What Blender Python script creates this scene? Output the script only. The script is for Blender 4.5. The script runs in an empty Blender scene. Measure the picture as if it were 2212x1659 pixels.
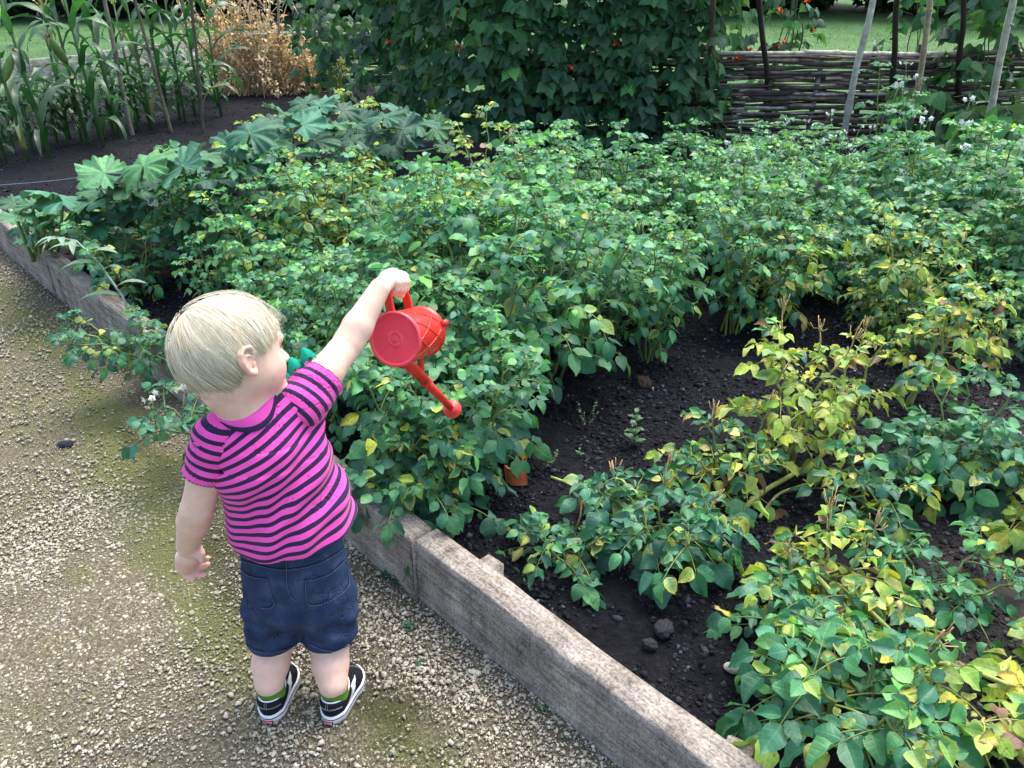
import bpy, math, random
import numpy as np
from mathutils import Vector, Matrix
S = bpy.context.scene
COL = S.collection
PI = math.pi
rnd = random.Random(7)
rng = np.random.default_rng(11)

# ------------------------------------------------------------------ camera
H, PITCH, F = 1.30, math.radians(29.5), 1720.0
CP, SP = math.cos(PITCH), math.sin(PITCH)
def P(vx, vy, Y=None, z=None):
    """point on the sight line through (vx,vy), on the upright plane Y or the level plane z"""
    dx, dy = (vx-1106)/F, (vy-829.5)/F
    d = np.array([dx, CP-dy*SP, -SP-dy*CP])
    t = Y/d[1] if Y is not None else (z-H)/d[2]
    return np.array([0, 0, H])+d*t
cam = bpy.data.cameras.new('camera'); cam.lens = 28.0; cam.sensor_width = 36; cam.clip_end = 300; cam.clip_start = .02
co = bpy.data.objects.new('camera', cam); COL.objects.link(co)
co.location = (0, 0, H); co.rotation_euler = (PI/2-PITCH, 0, 0); S.camera = co

# ------------------------------------------------------------------ helpers
def V3(*a): return np.array(a, dtype=float)
def nrm(v): v = np.asarray(v, float); return v/(np.linalg.norm(v)+1e-12)
class MB:
    def __init__(s): s.v=[]; s.f={3:[],4:[]}; s.c=[]; s.uv=[]; s.n=0; s.ng=[]
    def add(s, v, f, col=(1,1,1), uv=None):
        v = np.asarray(v, float); n = len(v)
        for q in (f if isinstance(f, (list,tuple)) and len(f) and isinstance(f[0], np.ndarray) else [np.asarray(f)]):
            if q.size: s.f[q.shape[1]].append(q+s.n)
        s.v.append(v); c = np.asarray(col, float)
        s.c.append(np.broadcast_to(c, (n,3)) if c.ndim==1 else c)
        s.uv.append(np.zeros((n,2)) if uv is None else uv); s.n += n
    def build(s, name, mat, parent=None, smooth=True, world=True):
        me = bpy.data.meshes.new(name)
        v = np.concatenate(s.v); F3 = np.concatenate(s.f[3]) if s.f[3] else np.zeros((0,3),int)
        F4 = np.concatenate(s.f[4]) if s.f[4] else np.zeros((0,4),int)
        nl = F3.size+F4.size
        me.vertices.add(len(v)); me.vertices.foreach_set('co', v.astype(np.float32).ravel())
        me.loops.add(nl); me.polygons.add(len(F3)+len(F4))
        li = np.concatenate([F3.ravel(), F4.ravel()]).astype(np.int32)
        me.loops.foreach_set('vertex_index', li)
        st = np.concatenate([np.arange(len(F3))*3, F3.size+np.arange(len(F4))*4]).astype(np.int32)
        me.polygons.foreach_set('loop_start', st)
        me.update(calc_edges=True)
        if smooth: me.polygons.foreach_set('use_smooth', np.ones(len(st), bool))
        a = me.color_attributes.new('Col', 'FLOAT_COLOR', 'POINT')
        c = np.concatenate(s.c); a.data.foreach_set('color', np.c_[c, np.ones(len(c))].astype(np.float32).ravel())
        uvl = me.uv_layers.new(name='UV'); uv = np.concatenate(s.uv)
        uvl.data.foreach_set('uv', uv[li].astype(np.float32).ravel())
        me.validate(); me.materials.append(mat)
        o = bpy.data.objects.new(name, me); COL.objects.link(o)
        if parent is not None: link(o, parent)
        return o
BASE = {}
def link(o, parent):
    o.parent = parent
    if parent.get('_w'):              # shape given in world coordinates under a moved parent
        o.matrix_parent_inverse = BASE[parent.name]
def tag(o, label=None, cat=None, group=None, kind=None):
    if label: o['label'] = label
    if cat: o['category'] = cat
    if group: o['group'] = group
    if kind: o['kind'] = kind
    return o
def thing(name, label, cat, loc=(0,0,0), group=None, world=False, rz=0):
    o = bpy.data.objects.new(name, None); COL.objects.link(o); o.empty_display_size = .05
    o.location = tuple(loc); o.rotation_euler = (0,0,rz); tag(o, label, cat, group)
    if world:
        o['_w'] = 1; BASE[o.name] = (Matrix.Translation(Vector(loc)) @ Matrix.Rotation(rz,4,'Z')).inverted()
    return o
def dup(root, loc, rz, sc, label=None, group=None):
    r = root.copy(); COL.objects.link(r); r.location = tuple(loc); r.rotation_euler = (root.rotation_euler[0], root.rotation_euler[1], rz); r.scale = (sc,)*3 if np.isscalar(sc) else sc
    if label: r['label'] = label
    if group: r['group'] = group
    for ch in root.children:
        c = ch.copy(); COL.objects.link(c); c.parent = r
        for g in ch.children:
            d = g.copy(); COL.objects.link(d); d.parent = c
    return r
def frame(d, up=(0,0,1)):
    x = nrm(d); z = np.asarray(up, float); z = z-x*np.dot(z,x)
    if np.linalg.norm(z) < 1e-4: z = np.array([1.,0,0])-x*x[0]
    z = nrm(z); y = np.cross(z, x); return np.stack([x,y,z])      # rows = axes
def tube(mb, pts, rad, n=6, col=(1,1,1), cap=True, flat=1.0):
    pts = np.asarray(pts, float); m = len(pts); rad = np.broadcast_to(np.asarray(rad, float), (m,))
    t = np.gradient(pts, axis=0); t /= np.linalg.norm(t, axis=1)[:,None]+1e-9
    ref = np.array([0,0,1.]) if abs(t[0][2]) < .9 else np.array([1.,0,0])
    u = nrm(np.cross(t[0], ref)); a = np.arange(n)*2*PI/n; vs = []
    for i in range(m):
        u = nrm(u-t[i]*np.dot(u,t[i])); w = np.cross(t[i], u)
        vs.append(pts[i]+rad[i]*(np.cos(a)[:,None]*u+flat*np.sin(a)[:,None]*w))
    v = np.concatenate(vs)
    i = np.arange(m-1)[:,None]*n; j = np.arange(n)[None]; k = (j+1)%n
    f = np.stack([i+j, i+k, i+n+k, i+n+j], -1).reshape(-1,4); fs = [f]
    if cap:
        v = np.concatenate([v, pts[:1], pts[-1:]]); c = m*n
        j = np.arange(n); k = (j+1)%n
        fs.append(np.stack([k, j, np.full(n,c)], -1)); fs.append(np.stack([(m-1)*n+j, (m-1)*n+k, np.full(n,c+1)], -1))
    uv = np.zeros((len(v),2))
    uv[:m*n,1] = np.repeat(np.linspace(0,1,m), n); uv[:m*n,0] = np.tile(np.linspace(0,1,n), m)
    mb.add(v, fs, col, uv)
def box(mb, lo, hi, col=(1,1,1), bev=0.0, R=None, T=(0,0,0), seg=(1,1,1)):
    lo, hi = np.asarray(lo,float), np.asarray(hi,float)
    import bmesh
    bm = bmesh.new(); bmesh.ops.create_cube(bm, size=1)
    for v in bm.verts: v.co = Vector(lo+(np.array(v.co)+.5)*(hi-lo))
    if bev: bmesh.ops.bevel(bm, geom=bm.edges[:]+bm.verts[:], offset=bev, segments=2, affect='EDGES')
    bmesh.ops.triangulate(bm, faces=[f for f in bm.faces if len(f.verts)>4])
    bm.verts.index_update(); v = np.array([v.co[:] for v in bm.verts])
    f3 = np.array([[q.index for q in f.verts] for f in bm.faces if len(f.verts)==3], int).reshape(-1,3)
    f4 = np.array([[q.index for q in f.verts] for f in bm.faces if len(f.verts)==4], int).reshape(-1,4); bm.free()
    if R is not None: v = v@np.asarray(R)
    mb.add(v+np.asarray(T), [f3, f4], col)
_tab = np.random.default_rng(3).random((256,256))
def vn(x, y, seed=0):
    x = x+seed*17.3; y = y+seed*9.7
    xi = np.floor(x).astype(int); yi = np.floor(y).astype(int); fx = x-xi; fy = y-yi
    fx = fx*fx*(3-2*fx); fy = fy*fy*(3-2*fy); g = lambda a,b: _tab[a%256, b%256]
    return (g(xi,yi)*(1-fx)+g(xi+1,yi)*fx)*(1-fy)+(g(xi,yi+1)*(1-fx)+g(xi+1,yi+1)*fx)*fy
def fbm(x, y, o=4, seed=0): return sum(vn(x*2**i, y*2**i, seed+i)*.5**i for i in range(o))/sum(.5**i for i in range(o))

# ------------------------------------------------------------------ materials
def mat(name):
    m = bpy.data.materials.new(name); m.use_nodes = True; nt = m.node_tree
    b = nt.nodes['Principled BSDF']; return m, nt, b
def N(nt, t, **k):
    n = nt.nodes.new(t)
    for a, v in k.items():
        if a.startswith('i_'):
            a = a[2:]; a = int(a) if a.isdigit() else a.replace('_',' '); n.inputs[a].default_value = v
        else: setattr(n, a, v)
    return n
def L(nt, a, b): nt.links.new(a, b)
def ramp(nt, fac, stops):
    r = nt.nodes.new('ShaderNodeValToRGB'); e = r.color_ramp.elements
    while len(e) < len(stops): e.new(.5)
    for q, (p, c) in zip(e, stops): q.position = p; q.color = (*c, 1) if len(c)==3 else c
    L(nt, fac, r.inputs[0]); return r.outputs[0]
def mixc(nt, f, a, b, mode='MIX'):
    m = nt.nodes.new('ShaderNodeMix'); m.data_type='RGBA'; m.blend_type=mode; m.clamp_factor=True
    for s, v in ((m.inputs[0], f), (m.inputs[6], a), (m.inputs[7], b)):
        if hasattr(v, 'node'): L(nt, v, s)
        else: s.default_value = v if np.isscalar(v) else (*v, 1)
    return m.outputs[2]
def mth(nt, op, a, b=None, c=None):
    m = nt.nodes.new('ShaderNodeMath'); m.operation = op
    for s, v in zip(m.inputs, (a, b, c)):
        if v is None: continue
        if hasattr(v, 'node'): L(nt, v, s)
        else: s.default_value = v
    return m.outputs[0]
def noise(nt, vec, scale, detail=4, rough=.6, out=0):
    n = N(nt, 'ShaderNodeTexNoise', i_Scale=scale, i_Detail=detail, i_Roughness=rough)
    if vec is not None: L(nt, vec, n.inputs['Vector'])
    return n.outputs[out]
def bump(nt, b, h, st=.5, dist=.01):
    n = N(nt, 'ShaderNodeBump', i_Strength=st, i_Distance=dist); L(nt, h, n.inputs['Height']); L(nt, n.outputs[0], b.inputs['Normal'])
def coord(nt, what='Object', scale=None):
    t = nt.nodes.new('ShaderNodeTexCoord').outputs[what]
    if scale is None: return t
    m = N(nt, 'ShaderNodeMapping', i_Scale=scale); L(nt, t, m.inputs[0]); return m.outputs[0]
def world_pos(nt):
    return nt.nodes.new('ShaderNodeNewGeometry').outputs['Position']
def att(nt, name='Col'): return N(nt, 'ShaderNodeAttribute', attribute_name=name)
def simple(name, col, rough=.6, spec=.5, nsc=40, nam=.25, bst=.2, bd=.004, use_att=False, sheen=0):
    m, nt, b = mat(name); c = coord(nt)
    n = noise(nt, c, nsc, 5)
    base = mixc(nt, 1, att(nt).outputs[0], col, 'MULTIPLY') if use_att else col
    f = ramp(nt, n, [(.3,(1-nam,)*3), (.7,(1+nam*.6,)*3)])
    L(nt, mixc(nt, 1, base, f, 'MULTIPLY'), b.inputs['Base Color'])
    b.inputs['Roughness'].default_value = rough; b.inputs['Specular IOR Level'].default_value = spec
    if bst: bump(nt, b, n, bst, bd)
    return m
def leafmat(name, rough=.42, spec=.5, trans=.25, veins=9, blotch=1.0, varsc=1.0, bumpst=.5, tt=(1.35,1.6,.7)):
    m, nt, b = mat(name)
    a = att(nt).outputs[0]; uv = coord(nt, 'UV'); sp = N(nt, 'ShaderNodeSeparateXYZ'); L(nt, uv, sp.inputs[0])
    au = mth(nt, 'ABSOLUTE', mth(nt, 'SUBTRACT', sp.outputs[0], .5))      # 0 at the midrib, .5 at the edge
    ph = mth(nt, 'MULTIPLY', mth(nt, 'SUBTRACT', sp.outputs[1], mth(nt, 'MULTIPLY', au, .45)), veins*6.283)
    vein = mth(nt, 'POWER', mth(nt, 'MULTIPLY_ADD', mth(nt, 'COSINE', ph), .5, .5), 5)
    mid = mth(nt, 'SUBTRACT', 1, mth(nt, 'MULTIPLY', au, 16)); mid = mth(nt, 'MAXIMUM', mid, 0)
    vv = mth(nt, 'MINIMUM', mth(nt, 'ADD', mth(nt, 'MULTIPLY', vein, .45), mid), 1)
    pos = world_pos(nt)
    n1 = noise(nt, pos, 9, 3); n2 = noise(nt, pos, 70, 4)
    col = mixc(nt, 1, a, ramp(nt, n1, [(.3,(.72,.78,.8)), (.7,(1.25,1.2,1.1))]), 'MULTIPLY')
    col = mixc(nt, 1, col, ramp(nt, n2, [(.3,(.8,.84,.8)), (.7,(1.18,1.15,1.15))]), 'MULTIPLY')
    oi = N(nt, 'ShaderNodeObjectInfo'); 
    col = mixc(nt, 1, col, ramp(nt, oi.outputs['Random'], [(0,(.85,.88,.9)), (1,(1.15,1.1,1.0))]), 'MULTIPLY')
    col = mixc(nt, mth(nt, 'MULTIPLY', vv, .35), col, mixc(nt, 1, col, (1.9,1.7,1.6), 'MULTIPLY'))
    # blotches only where the leaf is already yellowing (red channel high)
    sr = N(nt, 'ShaderNodeSeparateColor'); L(nt, a, sr.inputs[0])
    yel = mth(nt, 'MULTIPLY', mth(nt, 'SUBTRACT', sr.outputs[0], .12), 6*blotch); yel = mth(nt, 'MINIMUM', mth(nt, 'MAXIMUM', yel, 0), 1)
    sp2 = ramp(nt, noise(nt, pos, 110, 3), [(.6,(0,0,0)), (.68,(1,1,1))])
    col = mixc(nt, mth(nt, 'MULTIPLY', mth(nt,'MULTIPLY',sp2,yel), .75), col, (.07,.035,.02))
    geo = nt.nodes.new('ShaderNodeNewGeometry')
    col = mixc(nt, mth(nt, 'MULTIPLY', geo.outputs['Backfacing'], .4), col, mixc(nt, .35, col, (.35,.42,.3)))
    L(nt, col, b.inputs['Base Color']); b.inputs['Roughness'].default_value = rough; b.inputs['Specular IOR Level'].default_value = spec
    hb = mth(nt, 'ADD', mth(nt, 'MULTIPLY', vv, -.6), mth(nt, 'MULTIPLY', n2, .8)); bump(nt, b, hb, bumpst, .004)
    tr = nt.nodes.new('ShaderNodeBsdfTranslucent'); L(nt, mixc(nt, 1, col, tt, 'MULTIPLY'), tr.inputs[0])
    mx = N(nt, 'ShaderNodeMixShader', i_0=trans); L(nt, b.outputs[0], mx.inputs[1]); L(nt, tr.outputs[0], mx.inputs[2])
    L(nt, mx.outputs[0], nt.nodes['Material Output'].inputs[0]); return m
M = {}
M['potato'] = leafmat('potato_leaf', rough=.46, spec=.45, veins=5.5, bumpst=.25)
M['bean'] = leafmat('bean_leaf', rough=.5, spec=.35, veins=4, bumpst=.3)
M['squash'] = leafmat('squash_leaf', rough=.6, spec=.35, trans=.12, veins=3, bumpst=.45)
M['corn'] = leafmat('corn_leaf', rough=.4, spec=.55, veins=0)
M['dry'] = leafmat('dry_leaf', rough=.8, spec=.1, trans=.2, veins=3, blotch=0, tt=(1.1,1.0,.85))
M['stem'] = simple('green_stem', (1,1,1), .5, .4, 60, .3, .3, .002, use_att=True)
M['petal'] = simple('petal', (1,1,1), .6, .2, 50, .1, 0, use_att=True)

def wood(name, base, dark, rough=.85, axis_scale=(7,48,48), bst=.6, gn=1.0, moss=None):
    m, nt, b = mat(name); c = coord(nt, 'Object', axis_scale); c2 = coord(nt)
    g = noise(nt, c, 1.0, 8, .65); g2 = noise(nt, coord(nt,'Object',(1.0,.55,.35)), 13, 8, .75); g3 = noise(nt, c2, 170, 4, .7)
    col = ramp(nt, g, [(.3,dark), (.5,base), (.72,tuple(min(1,q*1.35) for q in base))])
    col = mixc(nt, 1, col, ramp(nt, g2, [(.34,(.42,.40,.38)), (.46,(.88,.88,.88)), (.56,(1.08,1.08,1.08)), (.68,(1.5,1.5,1.48))]), 'MULTIPLY')
    col = mixc(nt, 1, col, ramp(nt, g3, [(.38,(.55,.54,.53)), (.55,(1.1,1.1,1.1))]), 'MULTIPLY')
    cr = noise(nt, coord(nt,'Object',(1.2,45,45)), 1.0, 6, .7); crk = ramp(nt, cr, [(.485,(1,1,1)),(.5,(.25,.22,.2)),(.515,(1,1,1))]); col = mixc(nt, .8, col, mixc(nt, 1, col, crk, 'MULTIPLY'))
    kn_ = N(nt,'ShaderNodeTexVoronoi',i_Scale=1.0); L(nt, coord(nt,'Object',(4.5,9,9)), kn_.inputs['Vector']); col = mixc(nt, 1, col, ramp(nt, kn_.outputs['Distance'], [(.05,(.4,.36,.33)),(.13,(1,1,1))]), 'MULTIPLY')
    if moss: col = mixc(nt, ramp(nt, noise(nt, c2, 5, 6, .7), [(.56,(0,0,0)), (.7,(.6,.6,.6))]), col, moss)
    L(nt, col, b.inputs['Base Color']); b.inputs['Roughness'].default_value = rough; b.inputs['Specular IOR Level'].default_value = .2
    bump(nt, b, mth(nt, 'ADD', mth(nt,'MULTIPLY',g,1.0), mth(nt,'MULTIPLY',g3,.4)), bst, .006); return m
M['board'] = wood('weathered_board', (.33,.30,.26), (.15,.13,.11), bst=.7)
M['old_board'] = wood('old_board', (.30,.30,.27), (.12,.12,.11))
M['dark_board'] = wood('dark_timber', (.05,.045,.045), (.02,.02,.02))  # board wood in much darker tones than the other timber
M['rod'] = simple('woven_rod', (1,1,1), .85, .2, 25, .55, .6, .004, use_att=True)
M['pole'] = simple('pole_bark', (1,1,1), .75, .3, 30, .35, .5, .004, use_att=True)

# ------------------------------------------------------------------ world and light
w = bpy.data.worlds.new('World'); S.world = w; w.use_nodes = True; nt = w.node_tree
sky = nt.nodes.new('ShaderNodeTexSky'); sky.sky_type = 'NISHITA'; sky.sun_disc = False
SE, SR = math.radians(66), math.radians(35)
sky.sun_elevation = SE; sky.sun_rotation = SR; sky.dust_density = 4.0; sky.air_density = 1.0; sky.ozone_density = .6
bg = nt.nodes['Background']; bg.inputs[1].default_value = .15
L(nt, sky.outputs[0], bg.inputs[0])
sd = bpy.data.lights.new('sun', 'SUN'); sd.energy = 1.15; sd.angle = math.radians(40); sd.color = (1,.97,.92)
so = bpy.data.objects.new('sun', sd); COL.objects.link(so)
sdir = Vector((math.sin(SR)*math.cos(SE), math.cos(SR)*math.cos(SE), math.sin(SE)))
so.rotation_euler = sdir.to_track_quat('Z','Y').to_euler()
S.view_settings.view_transform = 'Standard'; S.view_settings.look = 'None'; S.view_settings.exposure = 1.52; S.view_settings.gamma = 1
S.render.engine = 'CYCLES'; S.cycles.max_bounces = 6; S.cycles.transparent_max_bounces = 4
# ------------------------------------------------------------------ ground
A0 = np.array([.192, .903]); E0 = nrm([-.697, .717]); N0 = np.array([E0[1], -E0[0]])      # plank line, direction away, direction into the bed
SOIL = .115
def tn(t, n): return A0[None]+np.atleast_1d(t)[:,None]*E0+np.atleast_1d(n)[:,None]*N0
def soilh(x, y):
    base = SOIL+.03*(fbm(x*3, y*3, 3, 1)-.5)+.018*(fbm(x*14, y*14, 4, 5)-.5)
    n = (x-A0[0])*N0[0]+(y-A0[1])*N0[1]
    return base-.02*np.exp(-(n/.12)**2)
def grid(nx, ny, fn, keep=None):
    i, j = np.meshgrid(np.linspace(0,1,nx), np.linspace(0,1,ny), indexing='ij'); v = fn(i.ravel(), j.ravel())
    a = (np.arange(nx-1)[:,None]*ny+np.arange(ny-1)[None]).ravel()
    f = np.stack([a, a+ny, a+ny+1, a+1], -1)
    if keep is not None: k = keep(v); f = f[k[f].all(1)]
    return v, f
# lawn: one sheet to the horizon
m, nt, b = mat('lawn_turf'); pos = world_pos(nt)
n1 = noise(nt, pos, 1.2, 5); n2 = noise(nt, pos, 22, 6, .75); n3 = noise(nt, pos, 5, 3)
c = ramp(nt, n2, [(.32,(.024,.078,.020)), (.5,(.055,.155,.040)), (.68,(.11,.23,.07))])
c = mixc(nt, 1, c, ramp(nt, n1, [(.35,(.6,.7,.6)), (.65,(1.2,1.12,1.0))]), 'MULTIPLY')
c = mixc(nt, mth(nt,'MULTIPLY', ramp(nt, n3, [(.5,(0,0,0)),(.7,(1,1,1))]), .35), c, (.10,.15,.05))
L(nt, c, b.inputs['Base Color']); b.inputs['Roughness'].default_value = .9; bump(nt, b, n2, .7, .03)
mb = MB(); v, f = grid(120, 120, lambda i,j: np.c_[(i-.5)*120, j*110-10, .05*fbm(i*60, j*55, 3, 2)-.09])
mb.add(v, f); tag(mb.build('lawn', m), kind='structure')
mb = MB()
for cx in (0,):
    n = 60000; x = rng.uniform(-11, 11, n); y = rng.uniform(5.2, 16.5, n)**1.0
    k = (vn(x*2.5, y*2.5, 4) > .25); x, y = x[k], y[k]; n = len(x); a = rng.uniform(0, 2*PI, n); h = rng.uniform(.012, .04, n); wd = rng.uniform(.002,.0045,n)
    gz = -.065
    p0 = np.c_[x-np.cos(a)*wd, y-np.sin(a)*wd, np.full(n, gz-.02)]; p1 = np.c_[x+np.cos(a)*wd, y+np.sin(a)*wd, np.full(n, gz-.02)]
    tip = np.c_[x+rng.normal(0,.014,n), y+rng.normal(0,.014,n), gz+h]
    v = np.stack([p0,p1,tip],1).reshape(-1,3); t = rng.random(n)[:,None]
    c = (np.array([.028,.10,.022])*(1-t)+np.array([.08,.18,.05])*t); mb.add(v, np.arange(3*n).reshape(-1,3), np.repeat(c,3,0))
tag(mb.build('grass', M['stem']), 'short mown grass growing on the lawn behind the fence', 'grass', kind='stuff')

# gravel path
m, nt, b = mat('gravel_fines'); pos = world_pos(nt)
vo = N(nt, 'ShaderNodeTexVoronoi', i_Scale=120.0); L(nt, pos, vo.inputs['Vector'])
fine = noise(nt, pos, 260, 5, .7); big = noise(nt, pos, 2.6, 5, .65); mid = noise(nt, pos, 11, 5, .7)
c = ramp(nt, fine, [(.32,(.065,.058,.038)), (.5,(.20,.18,.12)), (.7,(.42,.385,.28))])
c = mixc(nt, .5, c, mixc(nt, 1, c, ramp(nt, vo.outputs['Distance'], [(0,(1.9,1.8,1.6)), (.6,(.4,.4,.4))]), 'MULTIPLY'))
at = att(nt, 'Col')
ms = N(nt, 'ShaderNodeSeparateColor'); L(nt, at.outputs[0], ms.inputs[0])
mm = mth(nt, 'ADD', ms.outputs[0], mth(nt, 'MULTIPLY', mth(nt, 'SUBTRACT', mid, .5), 1.1))
mossc = ramp(nt, fine, [(.3,(.05,.065,.02)), (.55,(.14,.16,.05)), (.75,(.32,.33,.14))])
c = mixc(nt, ramp(nt, mm, [(.30,(0,0,0)), (.75,(.8,.8,.8))]), c, mossc)
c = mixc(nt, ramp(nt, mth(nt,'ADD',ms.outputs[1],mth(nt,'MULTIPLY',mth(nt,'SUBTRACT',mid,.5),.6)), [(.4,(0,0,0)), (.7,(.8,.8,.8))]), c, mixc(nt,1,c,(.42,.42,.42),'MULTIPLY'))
L(nt, c, b.inputs['Base Color']); b.inputs['Roughness'].default_value = .95; b.inputs['Specular IOR Level'].default_value = .15
bump(nt, b, mth(nt,'ADD',fine,mth(nt,'MULTIPLY',vo.outputs['Distance'],-.8)), 1.0, .006)
def toV(x, y, z):
    d = np.stack([x, y, z-H], -1); dep = d[...,1]*CP-d[...,2]*SP
    return 1106+F*x/dep, 829.5+F*(-d[...,1]*SP-d[...,2]*CP)/dep
def blob(x, y, spots):
    r = np.zeros_like(x)
    for (bx, by, sx, sy, a, w_) in spots:
        dx, dy = x-bx, y-by; u = dx*math.cos(a)+dy*math.sin(a); v_ = -dx*math.sin(a)+dy*math.cos(a)
        r = np.maximum(r, w_*np.exp(-(u/sx)**2-(v_/sy)**2))
    return r
def spots(lst):
    out = []
    for (vx, vy, sx, sy, w_) in lst:
        q = P(vx, vy, z=0); out.append((q[0], q[1], sx, sy, math.atan2(E0[1], E0[0]), w_))
    return out
MOSS = spots([(150,1350,.5,.25,.30),(100,900,.8,.25,.45),(60,1500,.3,.3,.32),(310,1040,.42,.14,1.0), (370,1180,.25,.12,.95), (470,1350,.2,.1,.95), (230,920,.35,.13,.85), (80,720,.5,.14,.8), (190,850,.4,.08,.7), (60,1080,.18,.12,.45),
              (520,1450,.18,.08,.6), (860,1590,.14,.08,.75), (60,1600,.2,.12,.4), (20,640,.4,.1,.7), (880,1260,.2,.03,.5), (170,1240,.12,.05,.5), (950,1640,.16,.06,.6), (330,1450,.14,.06,.35)])
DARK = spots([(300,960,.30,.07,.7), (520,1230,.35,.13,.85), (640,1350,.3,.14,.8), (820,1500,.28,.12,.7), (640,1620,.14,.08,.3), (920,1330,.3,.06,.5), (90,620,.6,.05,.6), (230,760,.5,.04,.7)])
PALE = spots([(1000,1480,.4,.1,1.0), (1180,1620,.2,.1,1.0), (860,1330,.14,.05,.6), (150,1000,.2,.1,.4)])
mb = MB()
v, f = grid(260, 200, lambda i,j: np.c_[tn(i*8.3-1.8, -j*3.6+.03), np.zeros(len(i))])
v[:,2] = .006*(fbm(v[:,0]*9, v[:,1]*9, 4, 8)-.5)+.012*(fbm(v[:,0]*2, v[:,1]*2, 2, 9)-.5)+.002
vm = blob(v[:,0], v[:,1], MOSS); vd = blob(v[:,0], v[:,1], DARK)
mb.add(v, f[:, ::-1], np.c_[vm, vd, np.zeros(len(v))]); tag(mb.build('gravel_path', m), kind='structure')
# loose stones of the path, one scattered mass
ico_v = []; ph = (1+5**.5)/2
for a_,b_ in ((1,ph),(-1,ph),(1,-ph),(-1,-ph)): ico_v += [(0,a_,b_),(a_,b_,0),(b_,0,a_)]
ico_v = np.array(ico_v)/math.sqrt(1+ph*ph)
ico_f = np.array([(i,j,k) for i in range(12) for j in range(i+1,12) for k in range(j+1,12)
   if all(abs(np.linalg.norm(ico_v[a]-ico_v[b])-1.0515)<.01 for a,b in ((i,j),(j,k),(i,k)))])
ico_f = np.array([t if np.dot(np.cross(ico_v[t[1]]-ico_v[t[0]], ico_v[t[2]]-ico_v[t[0]]), ico_v[t[0]])>0 else t[::-1] for t in ico_f])
oct_v = np.array([(1,0,0),(-1,0,0),(0,1,0),(0,-1,0),(0,0,1),(0,0,-1)],float); oct_f = np.array([(0,2,4),(2,1,4),(1,3,4),(3,0,4),(2,0,5),(1,2,5),(3,1,5),(0,3,5)])
def stones(mb, x, y, z, r, col, tv=ico_v, tf=ico_f, flat=.62):
    n = len(x); k = len(tv)
    jit = tv[None]*(1+rng.normal(0,.23,(n,k,1)))
    s = np.stack([r*rng.uniform(.8,1.45,n), r*rng.uniform(.65,1.05,n), r*flat*rng.uniform(.7,1.2,n)], -1)
    q = jit*s[:,None]; tilt = rng.normal(0,.35,n); c,s_ = np.cos(tilt), np.sin(tilt)
    y1 = q[:,:,1]*c[:,None]-q[:,:,2]*s_[:,None]; z1 = q[:,:,1]*s_[:,None]+q[:,:,2]*c[:,None]
    a = rng.uniform(0,2*PI,n); c,s_ = np.cos(a), np.sin(a)
    X = q[:,:,0]*c[:,None]-y1*s_[:,None]+x[:,None]; Yy = q[:,:,0]*s_[:,None]+y1*c[:,None]+y[:,None]
    mb.add(np.stack([X,Yy,z1+z[:,None]],-1).reshape(-1,3), (tf[None]+np.arange(n)[:,None,None]*k).reshape(-1,3), np.repeat(col,k,0))
def gravel_pts(n, t0, t1, n0, n1):
    t = rng.uniform(t0,t1,n); nn = rng.uniform(n0,n1,n); p = tn(t, -nn); x, y = p[:,0], p[:,1]
    vx, vy = toV(x, y, 0*x); k = (vx>-40)&(vx<2260)&(vy<1720)&(y>.3); return x[k], y[k], vy[k]
mb = MB()
for (cnt, t0, t1, n1, r0, r1, tv, tf) in ((115000,-1.0,1.5,1.7,.0017,.0049,ico_v,ico_f), (110000,1.2,6,2.6,.003,.007,oct_v,oct_f), (150000,-1.0,1.8,1.7,.0012,.0028,oct_v,oct_f), (450,-1,1.5,1.7,.006,.0085,ico_v,ico_f)):
    x, y, _ = gravel_pts(cnt, t0, t1, .0, n1)
    pm = blob(x, y, MOSS); pd = blob(x, y, DARK); pp = blob(x, y, PALE); nz = fbm(x*7, y*7, 4, 20)
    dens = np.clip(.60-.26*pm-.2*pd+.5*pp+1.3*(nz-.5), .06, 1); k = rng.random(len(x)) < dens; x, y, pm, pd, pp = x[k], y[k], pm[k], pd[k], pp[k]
    n = len(x); r = r0+(r1-r0)*rng.random(n)**2.2; t = rng.random((n,1)); g = rng.normal(1,.16,(n,1))
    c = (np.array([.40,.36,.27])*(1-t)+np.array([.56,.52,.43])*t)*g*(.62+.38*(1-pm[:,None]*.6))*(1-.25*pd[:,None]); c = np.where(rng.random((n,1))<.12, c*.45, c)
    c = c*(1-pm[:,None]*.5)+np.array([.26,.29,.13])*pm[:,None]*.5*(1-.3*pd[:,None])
    z = .005+r*.25
    stones(mb, x, y, z, r, np.clip(c,.02,.9), tv, tf)
M['stone'] = simple('stone', (1,1,1), .9, .2, 300, .3, .3, .001, use_att=True)
tag(mb.build('gravel', M['stone'], smooth=False), 'loose pale gravel chips scattered over the mossy path', 'gravel', kind='stuff')

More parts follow.
